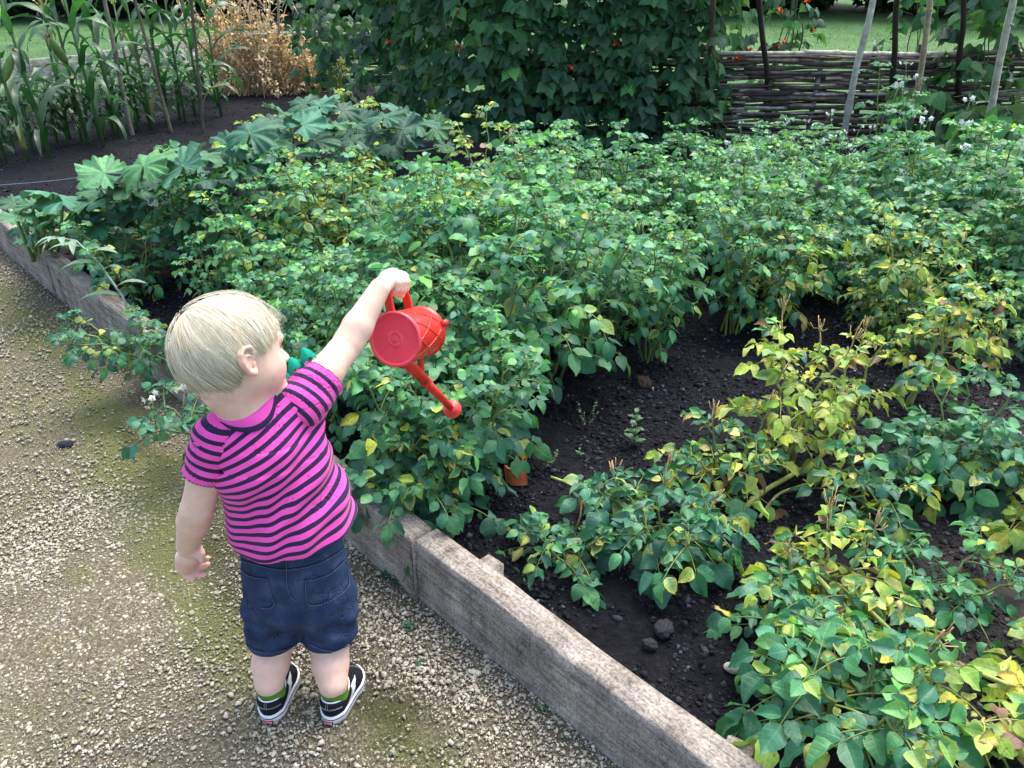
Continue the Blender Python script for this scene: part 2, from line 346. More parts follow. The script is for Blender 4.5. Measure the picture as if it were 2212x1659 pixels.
# soil
m, nt, b = mat('dark_soil'); pos = world_pos(nt)
vo = N(nt, 'ShaderNodeTexVoronoi', i_Scale=70.0); L(nt, pos, vo.inputs['Vector'])
n1 = noise(nt, pos, 45, 8, .75); n2 = noise(nt, pos, 3.2, 4); 
c = ramp(nt, n1, [(.35,(.004,.0045,.007)), (.55,(.010,.011,.015)), (.75,(.030,.031,.036))])
dry = blob_in = noise(nt, pos, 1.7, 3)
at = att(nt); sc_ = N(nt, 'ShaderNodeSeparateColor'); L(nt, at.outputs[0], sc_.inputs[0])
c = mixc(nt, mth(nt,'MULTIPLY',sc_.outputs[0],mth(nt,'ADD',mth(nt,'MULTIPLY',n1,1.2),.3)), c, (.070,.060,.058))
L(nt, c, b.inputs['Base Color']); b.inputs['Roughness'].default_value = .95; b.inputs['Specular IOR Level'].default_value = .2
bump(nt, b, mth(nt,'ADD',n1,mth(nt,'MULTIPLY',vo.outputs['Distance'],.5)), 1.0, .012)
def backY(x): return np.where(x > -.9, 5.02, 7.6)
mb = MB(); v, f = grid(420, 330, lambda i,j: np.c_[tn(i*9.5-2.2, .028+(j**1.3)*8.5), np.zeros(len(i))], keep=lambda v: v[:,1] < backY(v[:,0]))
v[:,2] = soilh(v[:,0], v[:,1])
DRY = [( *P(2140,1300,z=SOIL)[:2], .22,.35,0,.85), (*P(2170,900,z=SOIL)[:2], .2,.5,0,.45), (*P(380,330,z=SOIL)[:2],.3,.2,0,.2)]
mb.add(v, f[:, ::-1], np.c_[blob(v[:,0],v[:,1],DRY), np.zeros(len(v)), np.zeros(len(v))]); tag(mb.build('soil', m), kind='structure')
def vis(x, y, z, m_=60):
    vx, vy = toV(x, y, z); return (vx>-m_)&(vx<2212+m_)&(vy>-m_)&(vy<1659+m_)
mb = MB()
for cnt, r0, r1, t1, n1_, tv, tf in ((150000,.0012,.0036,2.4,2.0,oct_v,oct_f), (60000,.002,.0085,2.6,2.2,ico_v,ico_f), (30000,.003,.009,7,5,oct_v,oct_f), (120,.008,.013,2.6,2.2,ico_v,ico_f)):
    t = rng.uniform(-1.6,t1,cnt); nn = rng.uniform(.07,n1_,cnt); p = tn(t,nn); x, y = p[:,0], p[:,1]; k = vis(x,y,SOIL+0*x)&(y<backY(x))&(fbm(x*9,y*9,3,33)>.38); x,y = x[k],y[k]; n=len(x)
    r = r0+(r1-r0)*rng.random(n)**3; g = rng.lognormal(.25,.75,n)[:,None]; d = blob(x,y,DRY)[:,None]
    c = np.array([.014,.015,.020])*g*(1-d)+np.array([.06,.052,.05])*g*d; w_ = rng.random((n,1))<.006; c = np.where(w_, np.array([.45,.42,.38]), np.clip(c,.008,.16))
    r = np.where(w_[:,0], np.minimum(r,.0045), r)
    stones(mb, x, y, soilh(x,y)+r*.3, r, c, tv, tf, .8)
M['clod'] = simple('clod', (1,1,1), .95, .15, 220, .4, .8, .003, use_att=True)
tag(mb.build('soil_crumbs', M['clod'], smooth=False), 'crumbly dark soil with pale grit in the raised bed', 'soil', kind='stuff')

# single stones one can point to
def rock(name, label, vx, vy, z, r, col, mt, cat='stone', fl=.7):
    q = P(vx, vy, z=z); k = rnd.random()*9; mb = MB()
    import bmesh; bm = bmesh.new(); bmesh.ops.create_icosphere(bm, subdivisions=4, radius=1); vv = np.array([v.co[:] for v in bm.verts]); ff = np.array([[x.index for x in f.verts] for f in bm.faces]); bm.free()
    d = 1+.55*(fbm(vv[:,0]*1.3+k, vv[:,1]*1.3+vv[:,2]*1.7, 4, 2)-.5)+ (.42 if mt=='clod' else .08)*(fbm(vv[:,0]*6+k+vv[:,2]*5, vv[:,1]*6, 3, 2)-.5)
    vv = vv*d[:,None]*np.array([1.15,.9,fl])*r; mb.add(vv, ff, col); o = mb.build(name, M[mt]); o.location = (q[0],q[1],q[2]+r*fl*.45); o.rotation_euler=(0,0,k)
    return tag(o, label, cat)
rock('pebble', 'cream pebble on dark soil left of the bottom leaves', 1580,1445,SOIL,.013,(.45,.42,.35),'stone')
rock('soil_clod', 'largest grey soil clod standing on open soil by the timber', 1434,1366,SOIL,.019,(.05,.05,.055),'clod','clod',.9)
rock('soil_clod', 'smaller grey clod just below the largest soil clod', 1404,1396,SOIL,.013,(.045,.043,.05),'clod','clod',.9)
rock('pebble', 'flat pinkish stone half sunk in soil near the timber', 1620,1548,SOIL,.010,(.38,.27,.22),'stone')
rock('soil_clod', 'brown clod in shade below the drooping yellow leaf', 1390,832,SOIL,.028,(.055,.04,.035),'clod','clod')
rock('stone', 'dark charcoal stone lying alone on the mossy gravel', 142,964,0,.017,(.035,.037,.05),'clod')

# ------------------------------------------------------------------ timber edging
ang = math.atan2(E0[1], E0[0])
def plank(name, label, cat, p0, p1, hgt, th, z0, mt, wav=.004, seg=60, side=1):
    """board standing on edge from p0 to p1 (ground xy of the outer face), thickness to the right of p0->p1"""
    p0 = np.asarray(p0,float)[:2]; p1 = np.asarray(p1,float)[:2]; ln = np.linalg.norm(p1-p0); a = math.atan2(*(p1-p0)[::-1])
    prof = [(0,0),(0,hgt*.25),(0,hgt*.5),(0,hgt*.75),(0,hgt-.004),(.004,hgt),(th*.33,hgt+.0005),(th*.66,hgt+.0005),(th-.004,hgt),(th,hgt-.004),(th,hgt*.5),(th,0)]
    prof = np.array(prof); k = len(prof); xs = np.linspace(0, ln, seg)
    v = np.zeros((seg,k,3)); v[:,:,0] = xs[:,None]; v[:,:,1] = -prof[None,:,0]*side; v[:,:,2] = prof[None,:,1]
    sd_ = rnd.random()*50; nz = fbm(xs*3+sd_, xs*0+1, 4); nz2 = fbm(xs*14+sd_, xs*0+4, 3)
    v[:,4:10,2] += (wav*(nz-.5)*2)[:,None]+(wav*.8*(nz2-.5))[:,None]; v[:,:5,1] += side*(wav*(fbm(xs*5+sd_,xs*0+9,4)-.5)*1.5)[:,None]; v[:,8:,1] -= side*(wav*(fbm(xs*6+sd_,xs*0+19,4)-.5)*2)[:,None]
    v[0,:,0] += .002*rng.normal(size=k); v = v.reshape(-1,3)
    a_ = (np.arange(seg-1)[:,None]*k+np.arange(k-1)[None]).ravel(); f = np.stack([a_,a_+1,a_+k+1,a_+k],-1)
    mb = MB(); mb.add(v, [f if side<0 else f[:,::-1]])
    e = []
    for base in (0,(seg-1)*k):
        for i in range(1,k-1): e.append((base,base+i,base+i+1))
    mb.f[3].append(np.array(e)); o = mb.build(name, mt, smooth=False); o.location = (p0[0],p0[1],z0); o.rotation_euler=(0,0,a); return tag(o,label,cat)
def xy(t, n=0): return tn(t, n)[0]
TJ = .575
plank('timber_board', 'weathered timber edging board nearest, running past the split to the bottom edge', 'board', xy(-1.3), xy(TJ-.004), .172, .062, 0, M['board'], seg=120)
plank('timber_board', 'middle timber edging board behind the child, ending at the split', 'board', xy(TJ+.005,-.006), xy(2.95), .176, .060, 0, M['board'], seg=120)
plank('timber_board', 'far timber edging board at the left edge under the squash shoots', 'board', xy(2.956,-.001), xy(5.6,.01), .174, .060, 0, M['board'], seg=80)
def peg(label, vx, vy, w_=.05, z1=.178, rz=0):
    q = P(vx, vy, z=z1); mb = MB(); box(mb, (-w_/2,-w_/2,0), (w_/2,w_/2,z1+.1), bev=.003); o = mb.build('wooden_peg', M['board'], smooth=False); o.location=(q[0],q[1],-.1); o.rotation_euler=(.03,.04,ang+rz); tag(o,label,'peg')
peg('square wooden peg inside the edging board below the green clump', 1056, 1226, .048, .168)
peg('square wooden peg at the bottom edge behind the nearest board', 1603, 1632, .045, .160, .2)
# far timber round the corn bed and dark board behind the potatoes
qa = P(-260,215,z=.0); qb = P(205,165,z=.0); qc = P(470,128,z=.0)
plank('timber_board', 'pale grey timber board behind the corn at the left edge', 'board', qa, qb, .22, .05, 0, M['old_board'])
plank('timber_board', 'pale grey timber board behind the corn next to the straw-brown peas', 'board', qb+[.06,.02,0], qc, .24, .05, 0, M['old_board'])
plank('timber_board', 'dark board along the foot of the wattle fence', 'board', (-.6,5.06), (4.6,5.06), .20, .05, -.02, M['dark_board'], side=1)
q0 = P(-30,402,z=.17); q1 = P(345,352,z=.17); mb = MB(); tube(mb, [q0+(q1-q0)*t+V3(0,0,-.02*math.sin(PI*t)) for t in np.linspace(0,1,14)], .0013, 5, (.22,.32,.42))
tag(mb.build('string', M['petal']), 'pale blue string stretched low over the soil at left', 'string')
# ------------------------------------------------------------------ leaves
def leaf_prof(kind):
    if kind == 'potato': s=[0,.12,.3,.5,.7,.86,1]; w=[.0,.62,.97,.95,.68,.36,0]
    elif kind == 'bean': s=[0,.08,.25,.45,.65,.85,1]; w=[.1,.85,1.0,.86,.55,.22,0]
    elif kind == 'lance': s=[0,.15,.35,.55,.75,.9,1]; w=[.05,.6,.95,1,.7,.35,0]
    return np.array(s), np.array(w)
def add_leaf(mb, base, R, L_, W, col, kind='potato', fold=.35, droop=.5, cup=0., wav=.0, cols=3, col2=None):
    """R rows = axes (midrib, across, normal). Leaf starts at base."""
    s, w = leaf_prof(kind); n = len(s); u = np.linspace(-1,1,cols)
    th = droop*s; x = np.where(droop==0, s, np.sin(th)/max(droop,1e-3)) if abs(droop)>1e-3 else s
    z = -(1-np.cos(th))/droop if abs(droop)>1e-3 else 0*s
    X = np.repeat((x*L_)[:,None],cols,1); Y = w[:,None]*u[None]*W/2
    Z = np.repeat((z*L_)[:,None],cols,1)+np.abs(Y)*fold-cup*(Y**2)/(W+1e-6)*2
    if wav: Z = Z+wav*W*np.sin(s*11+rnd.random()*6)[:,None]*np.abs(u)[None]*np.where(u>0,1,-1)[None]**2; X = X+wav*W*.4*np.sin(s*17+rnd.random()*6)[:,None]*np.abs(u)[None]
    v = np.stack([X,Y,Z],-1).reshape(-1,3)@R+base
    a = (np.arange(n-1)[:,None]*cols+np.arange(cols-1)[None]).ravel()
    f = np.stack([a,a+cols,a+cols+1,a+1],-1)
    uv = np.stack([np.repeat(u[None]*.5*w[:,None]+.5,1,0), np.repeat(s[:,None],cols,1)],-1).reshape(-1,2)
    c = np.broadcast_to(np.asarray(col,float), (len(v),3))
    if col2 is not None:                     # withering margin and tip
        e = np.clip(np.abs(np.tile(u,n))**2*.8+np.repeat(s,cols)**3*.8+rng.normal(0,.1), 0, 1)[:,None]; c = c*(1-e)+np.asarray(col2)*e
    mb.add(v, f, c, uv)
GREENS = np.array([(.034,.150,.082),(.030,.122,.074),(.048,.190,.082),(.023,.096,.060),(.068,.225,.092),(.062,.205,.130)])
YEL = np.array([(.42,.50,.07),(.30,.46,.08),(.54,.52,.08),(.26,.42,.09),(.44,.50,.16),(.34,.46,.07)])
BRN = np.array([(.16,.085,.04),(.24,.14,.08),(.12,.06,.04)])
def pick(a): return a[rnd.randrange(len(a))]*rnd.uniform(.82,1.2)
def leafcolor(y, hi=0):
    """y = how withered (0..1)"""
    r = rnd.random()
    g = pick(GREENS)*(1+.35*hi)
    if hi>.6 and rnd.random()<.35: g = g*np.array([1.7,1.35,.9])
    if r < y*.75: c = pick(YEL); return c, (pick(BRN) if rnd.random()<.35 else c*1.1)
    if r < y*1.3+.012: k = rnd.uniform(.2,.6); return g*(1-k)+pick(YEL)*k, pick(YEL)
    if y>.3 and r > 1-y*.10: return pick(BRN), pick(BRN)
    return g, (pick(YEL) if rnd.random()<.25*y+.03 else None)
def compound(lv, st, base, d, ln, size, y, hi=0, pairs=3, cols=3, curl=.0, kind='potato', wide=.76, wav=.05, stemc=(.10,.20,.06)):
    d = nrm(d); pts = [np.array(base)]; dirs=[d]; k = 5
    for i in range(k):
        d = nrm(d+V3(0,0,-.13*(1+rnd.random()))); dirs.append(d); pts.append(pts[-1]+d*ln/k)
    tube(st, pts, np.linspace(.0022,.0010,k+1)*(size/.05)**.6, 3, stemc, cap=False)
    tw = rnd.uniform(-.35,.35)
    def one(p, dd, s, roll):
        Rm = frame(dd, up=(rnd.gauss(0,.55)+tw, rnd.gauss(0,.55)-.2, 1)); c, c2 = leafcolor(y, hi)
        cu = curl*rnd.random()**1.5
        add_leaf(lv, p, Rm, s, s*wide*rnd.uniform(.85,1.15)*(1-.4*cu), c, kind, fold=rnd.uniform(.0,.45)+1.9*cu, droop=rnd.uniform(.2,1.5), cup=rnd.uniform(-.1,.5), wav=wav, cols=cols, col2=c2)
    one(pts[-1], dirs[-1], size*1.15, 0)
    for j in range(pairs):
        f = 1-.27*(j+.55); i = max(1, int(f*k)); p = pts[i]+(pts[min(i+1,k)]-pts[i])*.4; t = dirs[i]; sd_ = nrm(np.cross(t, V3(0,0,1)))
        for s_ in (-1,1):
            dd = nrm(t*.55+sd_*s_*rnd.uniform(.75,1.05)+V3(0,0,rnd.uniform(-.25,.15)))
            pp = p+dd*size*.10; one(pp, dd, size*(1-.17*j)*rnd.uniform(.8,1.1), s_)
        if rnd.random()<.7:
            dd = nrm(t*.3+sd_*rnd.choice((-1,1))); one(p-t*size*.35, dd, size*.33, 0)
def potato(h=.45, spread=.25, nst=6, size=.05, y=0., leafn=9, lean=(0,0), cols=3, curl=0., flower=0, droop=.0, seed=1, hi=.5, thick=.0045, bare=0, pairs=3, wide=.68, wav=None):
    rnd.seed(seed); lv, st, fl = MB(), MB(), []
    for i in range(nst):
        a = 2*PI*(i+rnd.random()*.8)/nst; r = spread*rnd.uniform(.45,1.1); hh = h*rnd.uniform(.72,1.1)
        p = V3(rnd.uniform(-.03,.03), rnd.uniform(-.03,.03), -.02)
        tip = V3(math.cos(a)*r+lean[0]*hh, math.sin(a)*r+lean[1]*hh, hh*(1-droop*rnd.random()))
        mid = p*.5+tip*.5+V3(math.cos(a)*r*-.12,math.sin(a)*r*-.12, hh*(.10+.25*droop)); ts = np.linspace(0,1,9)[:,None]
        pts = (1-ts)**2*p+2*ts*(1-ts)*mid+ts**2*tip; pts[1:] += rng.normal(0,.006,(8,3))
        sc_ = pick(np.array([(.13,.22,.06),(.10,.19,.06),(.20,.27,.07)]))*(1-y)+pick(np.array([(.34,.36,.10),(.42,.38,.13)]))*y
        tube(st, pts, np.linspace(thick,thick*.42,9), 5, sc_, cap=False)
        g = rnd.random()*6
        for j in range(leafn):
            t = .16+.84*(j+.5*rnd.random())/leafn; q = t*8; ii = min(int(q),7); b_ = pts[ii]+(pts[ii+1]-pts[ii])*(q-ii)
            az = g+j*2.4; tdir = nrm(pts[ii+1]-pts[ii]); rad = V3(math.cos(az),math.sin(az),0)
            out = nrm(rad+V3(math.cos(a),math.sin(a),0)*.35)
            el = .15+.75*t; sz = size*(1.0-.35*abs(t-.45)/.55)*(1 if t<.93 else .75)
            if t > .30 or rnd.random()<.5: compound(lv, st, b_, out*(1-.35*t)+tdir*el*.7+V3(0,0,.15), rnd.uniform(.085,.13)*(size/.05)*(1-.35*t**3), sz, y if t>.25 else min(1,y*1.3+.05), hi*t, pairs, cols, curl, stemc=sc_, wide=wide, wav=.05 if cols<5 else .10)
        # shoot tip
        for j in range(4):
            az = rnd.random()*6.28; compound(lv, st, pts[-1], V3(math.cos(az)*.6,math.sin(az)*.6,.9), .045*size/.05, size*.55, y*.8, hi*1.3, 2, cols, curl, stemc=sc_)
        if rnd.random() < flower:
            fm = MB(); fl.append(fm)
            d = nrm(V3(rnd.uniform(-.3,.3),rnd.uniform(-.3,.3),1)); e = pts[-1]+d*.09; tube(st, [pts[-1],pts[-1]+d*.05,e], .0014, 4, (.16,.27,.09))
            for _ in range(rnd.choice((3,4,5))):
                dd = nrm(V3(rnd.gauss(0,1),rnd.gauss(0,1),rnd.uniform(-.3,.7))); c_ = e+dd*.022; tube(st,[e,c_],.0009,3,(.16,.27,.09))
                Rf = frame(dd+V3(0,0,-.6))
                for kk in range(5):
                    aa = kk*2*PI/5; ax = Rf[1]*math.cos(aa)+Rf[2]*math.sin(aa); add_leaf(fm, c_, frame(ax+Rf[0]*.5, Rf[0]), .011, .011, (.82,.84,.80), 'bean', 0, .3, cols=3)
                add_leaf(fm, c_, frame(Rf[0]), .008, .004, (.7,.5,.08), 'lance', 0, 0)
        if i < bare:          # leafless fruit-stalk fork, straw coloured
            e = pts[-1]; d0 = nrm(tip-mid+V3(0,0,.2)); e1 = e+d0*rnd.uniform(.05,.09); sc2=(.50,.36,.16); tube(st,[e,e*.5+e1*.5+rng.normal(0,.003,3),e1],[.0022,.0018,.0016],4,sc2)
            for q in range(9):
                dd = nrm(d0*1.3+rng.normal(0,.55,3)); b0 = e1-d0*rnd.uniform(0,.025); tube(st,[b0,b0+dd*.015,b0+nrm(dd+d0*.6)*rnd.uniform(.024,.036)],[.0013,.0010,.0012],3,sc2)
    return lv, st, fl
def plant(name, label, cat, parts, loc, rz=0, group=None, mats=None):
    t = thing(name, label, cat, loc, group); t.rotation_euler = (0,0,rz)
    for nm, mb, mt in [(a, x, c) for a, b_, c in parts for x in (b_ if isinstance(b_, list) else [b_])]:
        if mb.n: mb.build(nm, M[mt], t)
    return t
# ------------------------------------------------------------------ the dense potato mass
ctrl_front = [(120,640),(260,740),(420,830),(560,900),(760,1010),(900,1010),(1120,930),(1190,850),(1330,800),(1500,790),(1640,730),(1760,700),(1900,690),(2260,760)]
def P2(vx, vy): return P(vx, vy, z=SOIL)
protos = []
specs = [dict(h=.42,size=.048),dict(h=.46,size=.051,flower=.1),dict(h=.40,size=.047,y=.02),dict(h=.52,size=.049),dict(h=.38,size=.052),dict(h=.47,size=.045,y=.0),dict(h=.44,size=.050,y=.35,curl=.3),dict(h=.40,size=.048,y=.14),dict(h=.48,size=.050,flower=.5),dict(h=.43,size=.050,y=.0)]
GM = 'potato plants massed in the raised bed'
PL = dict(near='green potato plant in the thick mass between the squash row and the red watering can',
          mid='leafy green potato plant in the mass behind the bare furrow',
          far='pale green potato plant in the back rows below the wattle fence and bean wall')
for i, sp_ in enumerate(specs):
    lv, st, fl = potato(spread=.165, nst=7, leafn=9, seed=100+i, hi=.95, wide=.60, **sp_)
    protos.append((lv, st, fl))
pobj = {}
def mass(i, loc, rz, sc, key, label=None):
    if i not in pobj:
        lv, st, fl = protos[i]
        t = plant('potato_plant', 'x', 'potato plant', [('leaves',lv,'potato'),('stems',st,'stem'),('flower',fl,'petal')], loc, rz)
        t.scale = (sc,)*3; pobj[i] = t
    else: t = dup(pobj[i], loc, rz, sc)
    t['label'] = label or PL[key]; t['group'] = GM+{'near':' beside the child','mid':' behind the furrow','far':' near the fence'}[key]
    return t
def inpoly(x, y, poly):
    c = False; n = len(poly)
    for i in range(n):
        x1,y1 = poly[i]; x2,y2 = poly[(i+1)%n]
        if (y1>y) != (y2>y) and x < (x2-x1)*(y-y1)/(y2-y1)+x1: c = not c
    return c
# outline of the stand on the soil, from where its leaves start and end in the photograph
fr = [P2(*p)[:2] for p in [(300,720),(560,905),(700,980),(880,1085),(1010,1120),(1075,1060),(1110,960),(1190,850),(1350,790),(1560,770),(1680,700),(1800,735),(1900,790),(2060,810),(2300,860)]]
bk = [(2.9,3.75),(1.9,3.85),(1.2,3.85),(.5,3.75),(-.1,3.6),(-.55,3.5),(-1.0,3.2),(-1.5,3.0),(-1.75,2.68)]
poly = fr+bk
rnd.seed(5); pts_ = []
xs = np.arange(-2.4, 3.2, .215)
for i, x in enumerate(xs):
    for j, y in enumerate(np.arange(.9, 4.1, .225)):
        px, py = x+rnd.uniform(-.07,.07)+(.1 if j%2 else 0), y+rnd.uniform(-.07,.07)
        n_ = (px-A0[0])*N0[0]+(py-A0[1])*N0[1]
        if inpoly(px,py,poly) and n_ > (.14 if py < 1.9 else .24): pts_.append((px,py))
for (px,py) in pts_:
    vx, vy = toV(px, py, .45); vx, vy = float(vx), float(vy)
    if vx < -150 or vx > 2400: continue
    yw = 0
    i = rnd.choice([0,1,3,4,5,9,2,0,3,9,4,5])
    if 400 < vx < 1000 and 250 < vy < 480: i = rnd.choice([7,7,2,6,2,0])           # yellowing strip behind the squash
    if vx > 1650 and 480 < vy < 800: i = rnd.choice([2,7,7,6,5,6])
    if 1560 < vx < 2250 and vy < 400 and rnd.random()<.12: i = 8
    key = 'near' if vx < 1000 else ('far' if vy < 420 else 'mid')
    hs = 1.0+.55*(float(vn(np.array(px*2.0),np.array(py*2.0),3))-.5)+.18*rnd.uniform(-1,1)
    edge = (px-A0[0])*N0[0]+(py-A0[1])*N0[1]
    if edge < .35: hs *= .72
    if vx > 1700 and 520 < vy < 820: hs *= .72
    hs *= float(np.interp(py,[2.4,3.0,3.6],[1.05,.92,.78]))*(1.12 if px < -.1 and py > 2.6 else 1)
    mass(i, (px,py,soilh(np.array(px),np.array(py))), rnd.uniform(0,6.28), rnd.uniform(.9,1.1)*hs*.92, key)

# ------------------------------------------------------------------ potato plants one can point to in the foreground
FG = []
def fg(label, vx, vy, seed, rz=0, **k):
    cat = 'potato plant'; q = P2(vx, vy); k.setdefault('cols',5)
    lv, st, fl = potato(seed=seed, **k); t = plant('potato_plant', label, cat, [('leaves',lv,'potato'),('stems',st,'stem'),('flower',fl,'petal')], q, rz); FG.append(t); return t
fg('low spreading green potato plant in front of the bare furrow, right of the terracotta shard', 1430,1200,201,h=.17,spread=.14,nst=7,size=.056,y=.08,leafn=6,curl=.5,bare=3,hi=.4,droop=.3)
fg('small green potato shoot at the left end of the low clump by the wooden peg', 1215,1215,202,h=.11,spread=.07,nst=4,size=.048,y=.05,leafn=4,curl=.3,hi=.3,bare=1,droop=.4)
fg('tall bright yellow-green potato plant standing alone right of the furrow', 1690,1010,203,h=.33,spread=.09,nst=4,size=.054,y=.78,leafn=6,curl=.5,bare=2,thick=.006,hi=.8)
fg('potato plant with brown shrivelled leaves beside the tall yellow-green one', 1790,960,204,h=.30,spread=.09,nst=3,size=.040,y=.9,leafn=5,curl=1.0,bare=2,thick=.005)
fg('mottled green potato plant between the low clump and the tall yellow-green one', 1560,1070,205,h=.18,spread=.11,nst=4,size=.052,y=.35,leafn=5,curl=.8,bare=2,hi=.3)
fg('potato plant with a bright yellow top on one long bare stem at right', 1960,870,206,h=.33,spread=.06,nst=3,size=.055,y=.62,leafn=5,curl=.3,lean=(.25,.0),thick=.006)
fg('bluish green rounded potato plant at right beside the dry soil', 2030,1060,207,h=.24,spread=.13,nst=8,size=.054,y=.0,leafn=6,hi=.3,curl=.1)
fg('green potato plant with broad yellow-edged leaves under the bluish one', 1880,1120,208,h=.14,spread=.10,nst=4,size=.056,y=.15,leafn=4,curl=.5,droop=.2)
fg('twisted yellowing potato plant on thick pale stems above the bottom leaves', 1790,1330,209,h=.14,spread=.12,nst=5,size=.052,y=.50,leafn=5,curl=1.0,bare=3,thick=.007,droop=.3)
fg('green potato plant sprawling toward the dry soil patch at right', 2000,1290,210,h=.10,spread=.10,nst=4,size=.050,y=.05,leafn=5,curl=.5,droop=.4,lean=(.3,0))
fg('green potato shoots standing left of the thick pale stems', 1680,1400,211,h=.12,spread=.07,nst=4,size=.052,y=.08,leafn=5,curl=.4)
fg('large-leaved green potato plant at the bottom edge', 1835,1610,212,h=.15,spread=.10,nst=6,size=.066,y=.08,leafn=5,curl=.5,bare=1,thick=.006)
fg('yellow-green broad-leaved potato shoots in the bottom right corner', 2150,1590,213,h=.08,spread=.11,nst=4,size=.060,y=.80,leafn=4,curl=.2,thick=.007,droop=.2)
fg('golden potato leaves reaching in at the right edge above the dry soil', 2235,1130,214,h=.16,spread=.12,nst=5,size=.060,y=.95,leafn=5,curl=.2)
fg('potato shoot with a round yellow leaf at the right edge below the golden one', 2262,1430,215,h=.09,spread=.08,nst=3,size=.060,y=.55,leafn=4)
fg('dark green potato plant leaning over the edging board in front of the child', 905,1050,216,h=.34,spread=.12,nst=6,size=.055,y=.03,leafn=7,lean=(-.05,0),hi=.5)
fg('low broad-leaved potato plant spilling over the board beside the pink shirt', 925,1105,217,h=.13,spread=.09,nst=5,size=.058,y=.0,leafn=4,hi=.3,droop=.2,lean=(-.25,-.1))
fg('potato plant with curled tips beside the terracotta shard', 965,1085,218,h=.19,spread=.11,nst=5,size=.050,y=.12,leafn=6,curl=.6,bare=1)
fg('upright green potato plant below the rose of the watering can', 1040,985,219,h=.33,spread=.12,nst=5,size=.054,y=.05,leafn=7,hi=.6)
fg('white-flowered potato plant hanging over the board above the child\'s head', 330,790,220,h=.20,spread=.13,nst=6,size=.042,y=.03,leafn=6,hi=.4,droop=.4,lean=(-.45,-.25),flower=.6)
fg('low green potato shoots reaching over the gravel left of the pink shirt', 470,955,221,h=.10,spread=.11,nst=4,size=.052,y=.0,leafn=3,hi=.3,droop=.3,lean=(-.9,-.25),flower=.3)
fg('green potato plant behind the board right of the pale-leaved weed', 300,640,222,h=.30,spread=.20,nst=7,size=.046,y=.06,leafn=7,hi=.5,flower=.3)
fg('pale green potato shoots with yellow specks at the far left end of the potato rows', 240,560,223,h=.22,spread=.16,nst=6,size=.044,y=.25,leafn=6,hi=.5)
fg('yellow-topped potato plant between the squash leaves and the bean wall', 790,440,224,h=.50,spread=.14,nst=5,size=.046,y=.8,leafn=8,hi=.6,cols=3,bare=1)
fg('yellow-topped potato plant in the middle of the squash side of the bed', 620,470,225,h=.42,spread=.16,nst=5,size=.046,y=.7,leafn=8,hi=.6,cols=3)
fg('tall potato plant with golden leaves hanging in the middle of the mass', 1060,500,226,h=.46,spread=.13,nst=5,size=.046,y=.55,leafn=8,hi=.6,cols=3)
fg('white-flowered potato plant taller than its neighbours before the pale left pole', 1860,470,227,h=.62,spread=.10,nst=4,size=.046,y=.0,leafn=8,hi=.6,cols=3,flower=1)
# thick bare stems lying between the foreground plants
def barestem(parent, pts, r0, r1, col):
    mb = MB(); ts = np.linspace(0,1,len(pts)*5); pts=np.array(pts); kk=np.linspace(0,1,len(pts)); q = np.stack([np.interp(ts,kk,pts[:,i]) for i in range(3)],1)
    for _ in range(3): q[1:-1] = (q[:-2]+q[2:]+2*q[1:-1])/4
    tube(mb, q, np.linspace(r0,r1,len(ts)), 8, col); o = mb.build('bare_stem', M['stem']); o.parent = parent; bpy.context.view_layer.update(); o.matrix_parent_inverse = parent.matrix_world.inverted(); return o
YG = (.30,.34,.09)
barestem(FG[2], [P2(1565,1145)+V3(0,0,.005), P(1640,1065,z=SOIL+.035), P(1740,1010,z=SOIL+.05), P(1800,965,z=SOIL+.06)], .007,.005, YG)
barestem(FG[2], [P2(1640,1120)+V3(0,0,.003), P(1680,1065,z=SOIL+.02), P(1760,1040,z=SOIL+.03)], .004,.003, (.36,.33,.14))
barestem(FG[8], [P(1985,1430,z=SOIL+.01), P(1900,1390,z=SOIL+.05), P(1830,1320,z=SOIL+.07), P(1760,1240,z=SOIL+.10), P(1700,1190,z=SOIL+.10)], .009,.004, (.33,.38,.10))
barestem(FG[8], [P(1995,1425,z=SOIL+.01), P(1930,1370,z=SOIL+.05), P(1850,1290,z=SOIL+.08)], .006,.004, YG)
barestem(FG[12], [P(1985,1660,z=SOIL+.01), P(2060,1612,z=SOIL+.03), P(2130,1590,z=SOIL+.05), P(2190,1560,z=SOIL+.05)], .009,.007, (.28,.33,.09))
barestem(FG[12], [P(2000,1430,z=SOIL+.02), P(2080,1440,z=SOIL+.06), P(2180,1480,z=SOIL+.08)], .006,.004, YG)
barestem(FG[0], [P(1190,1030,z=SOIL+.07), P(1280,1062,z=SOIL+.06), P(1360,1075,z=SOIL+.05), P(1410,1105,z=SOIL+.02)], .003,.0065, YG)
barestem(FG[5], [P2(1965,875), P(1985,820,z=SOIL+.07), P(2010,775,z=SOIL+.14), P(2020,730,z=SOIL+.2)], .008,.005, (.24,.32,.08))

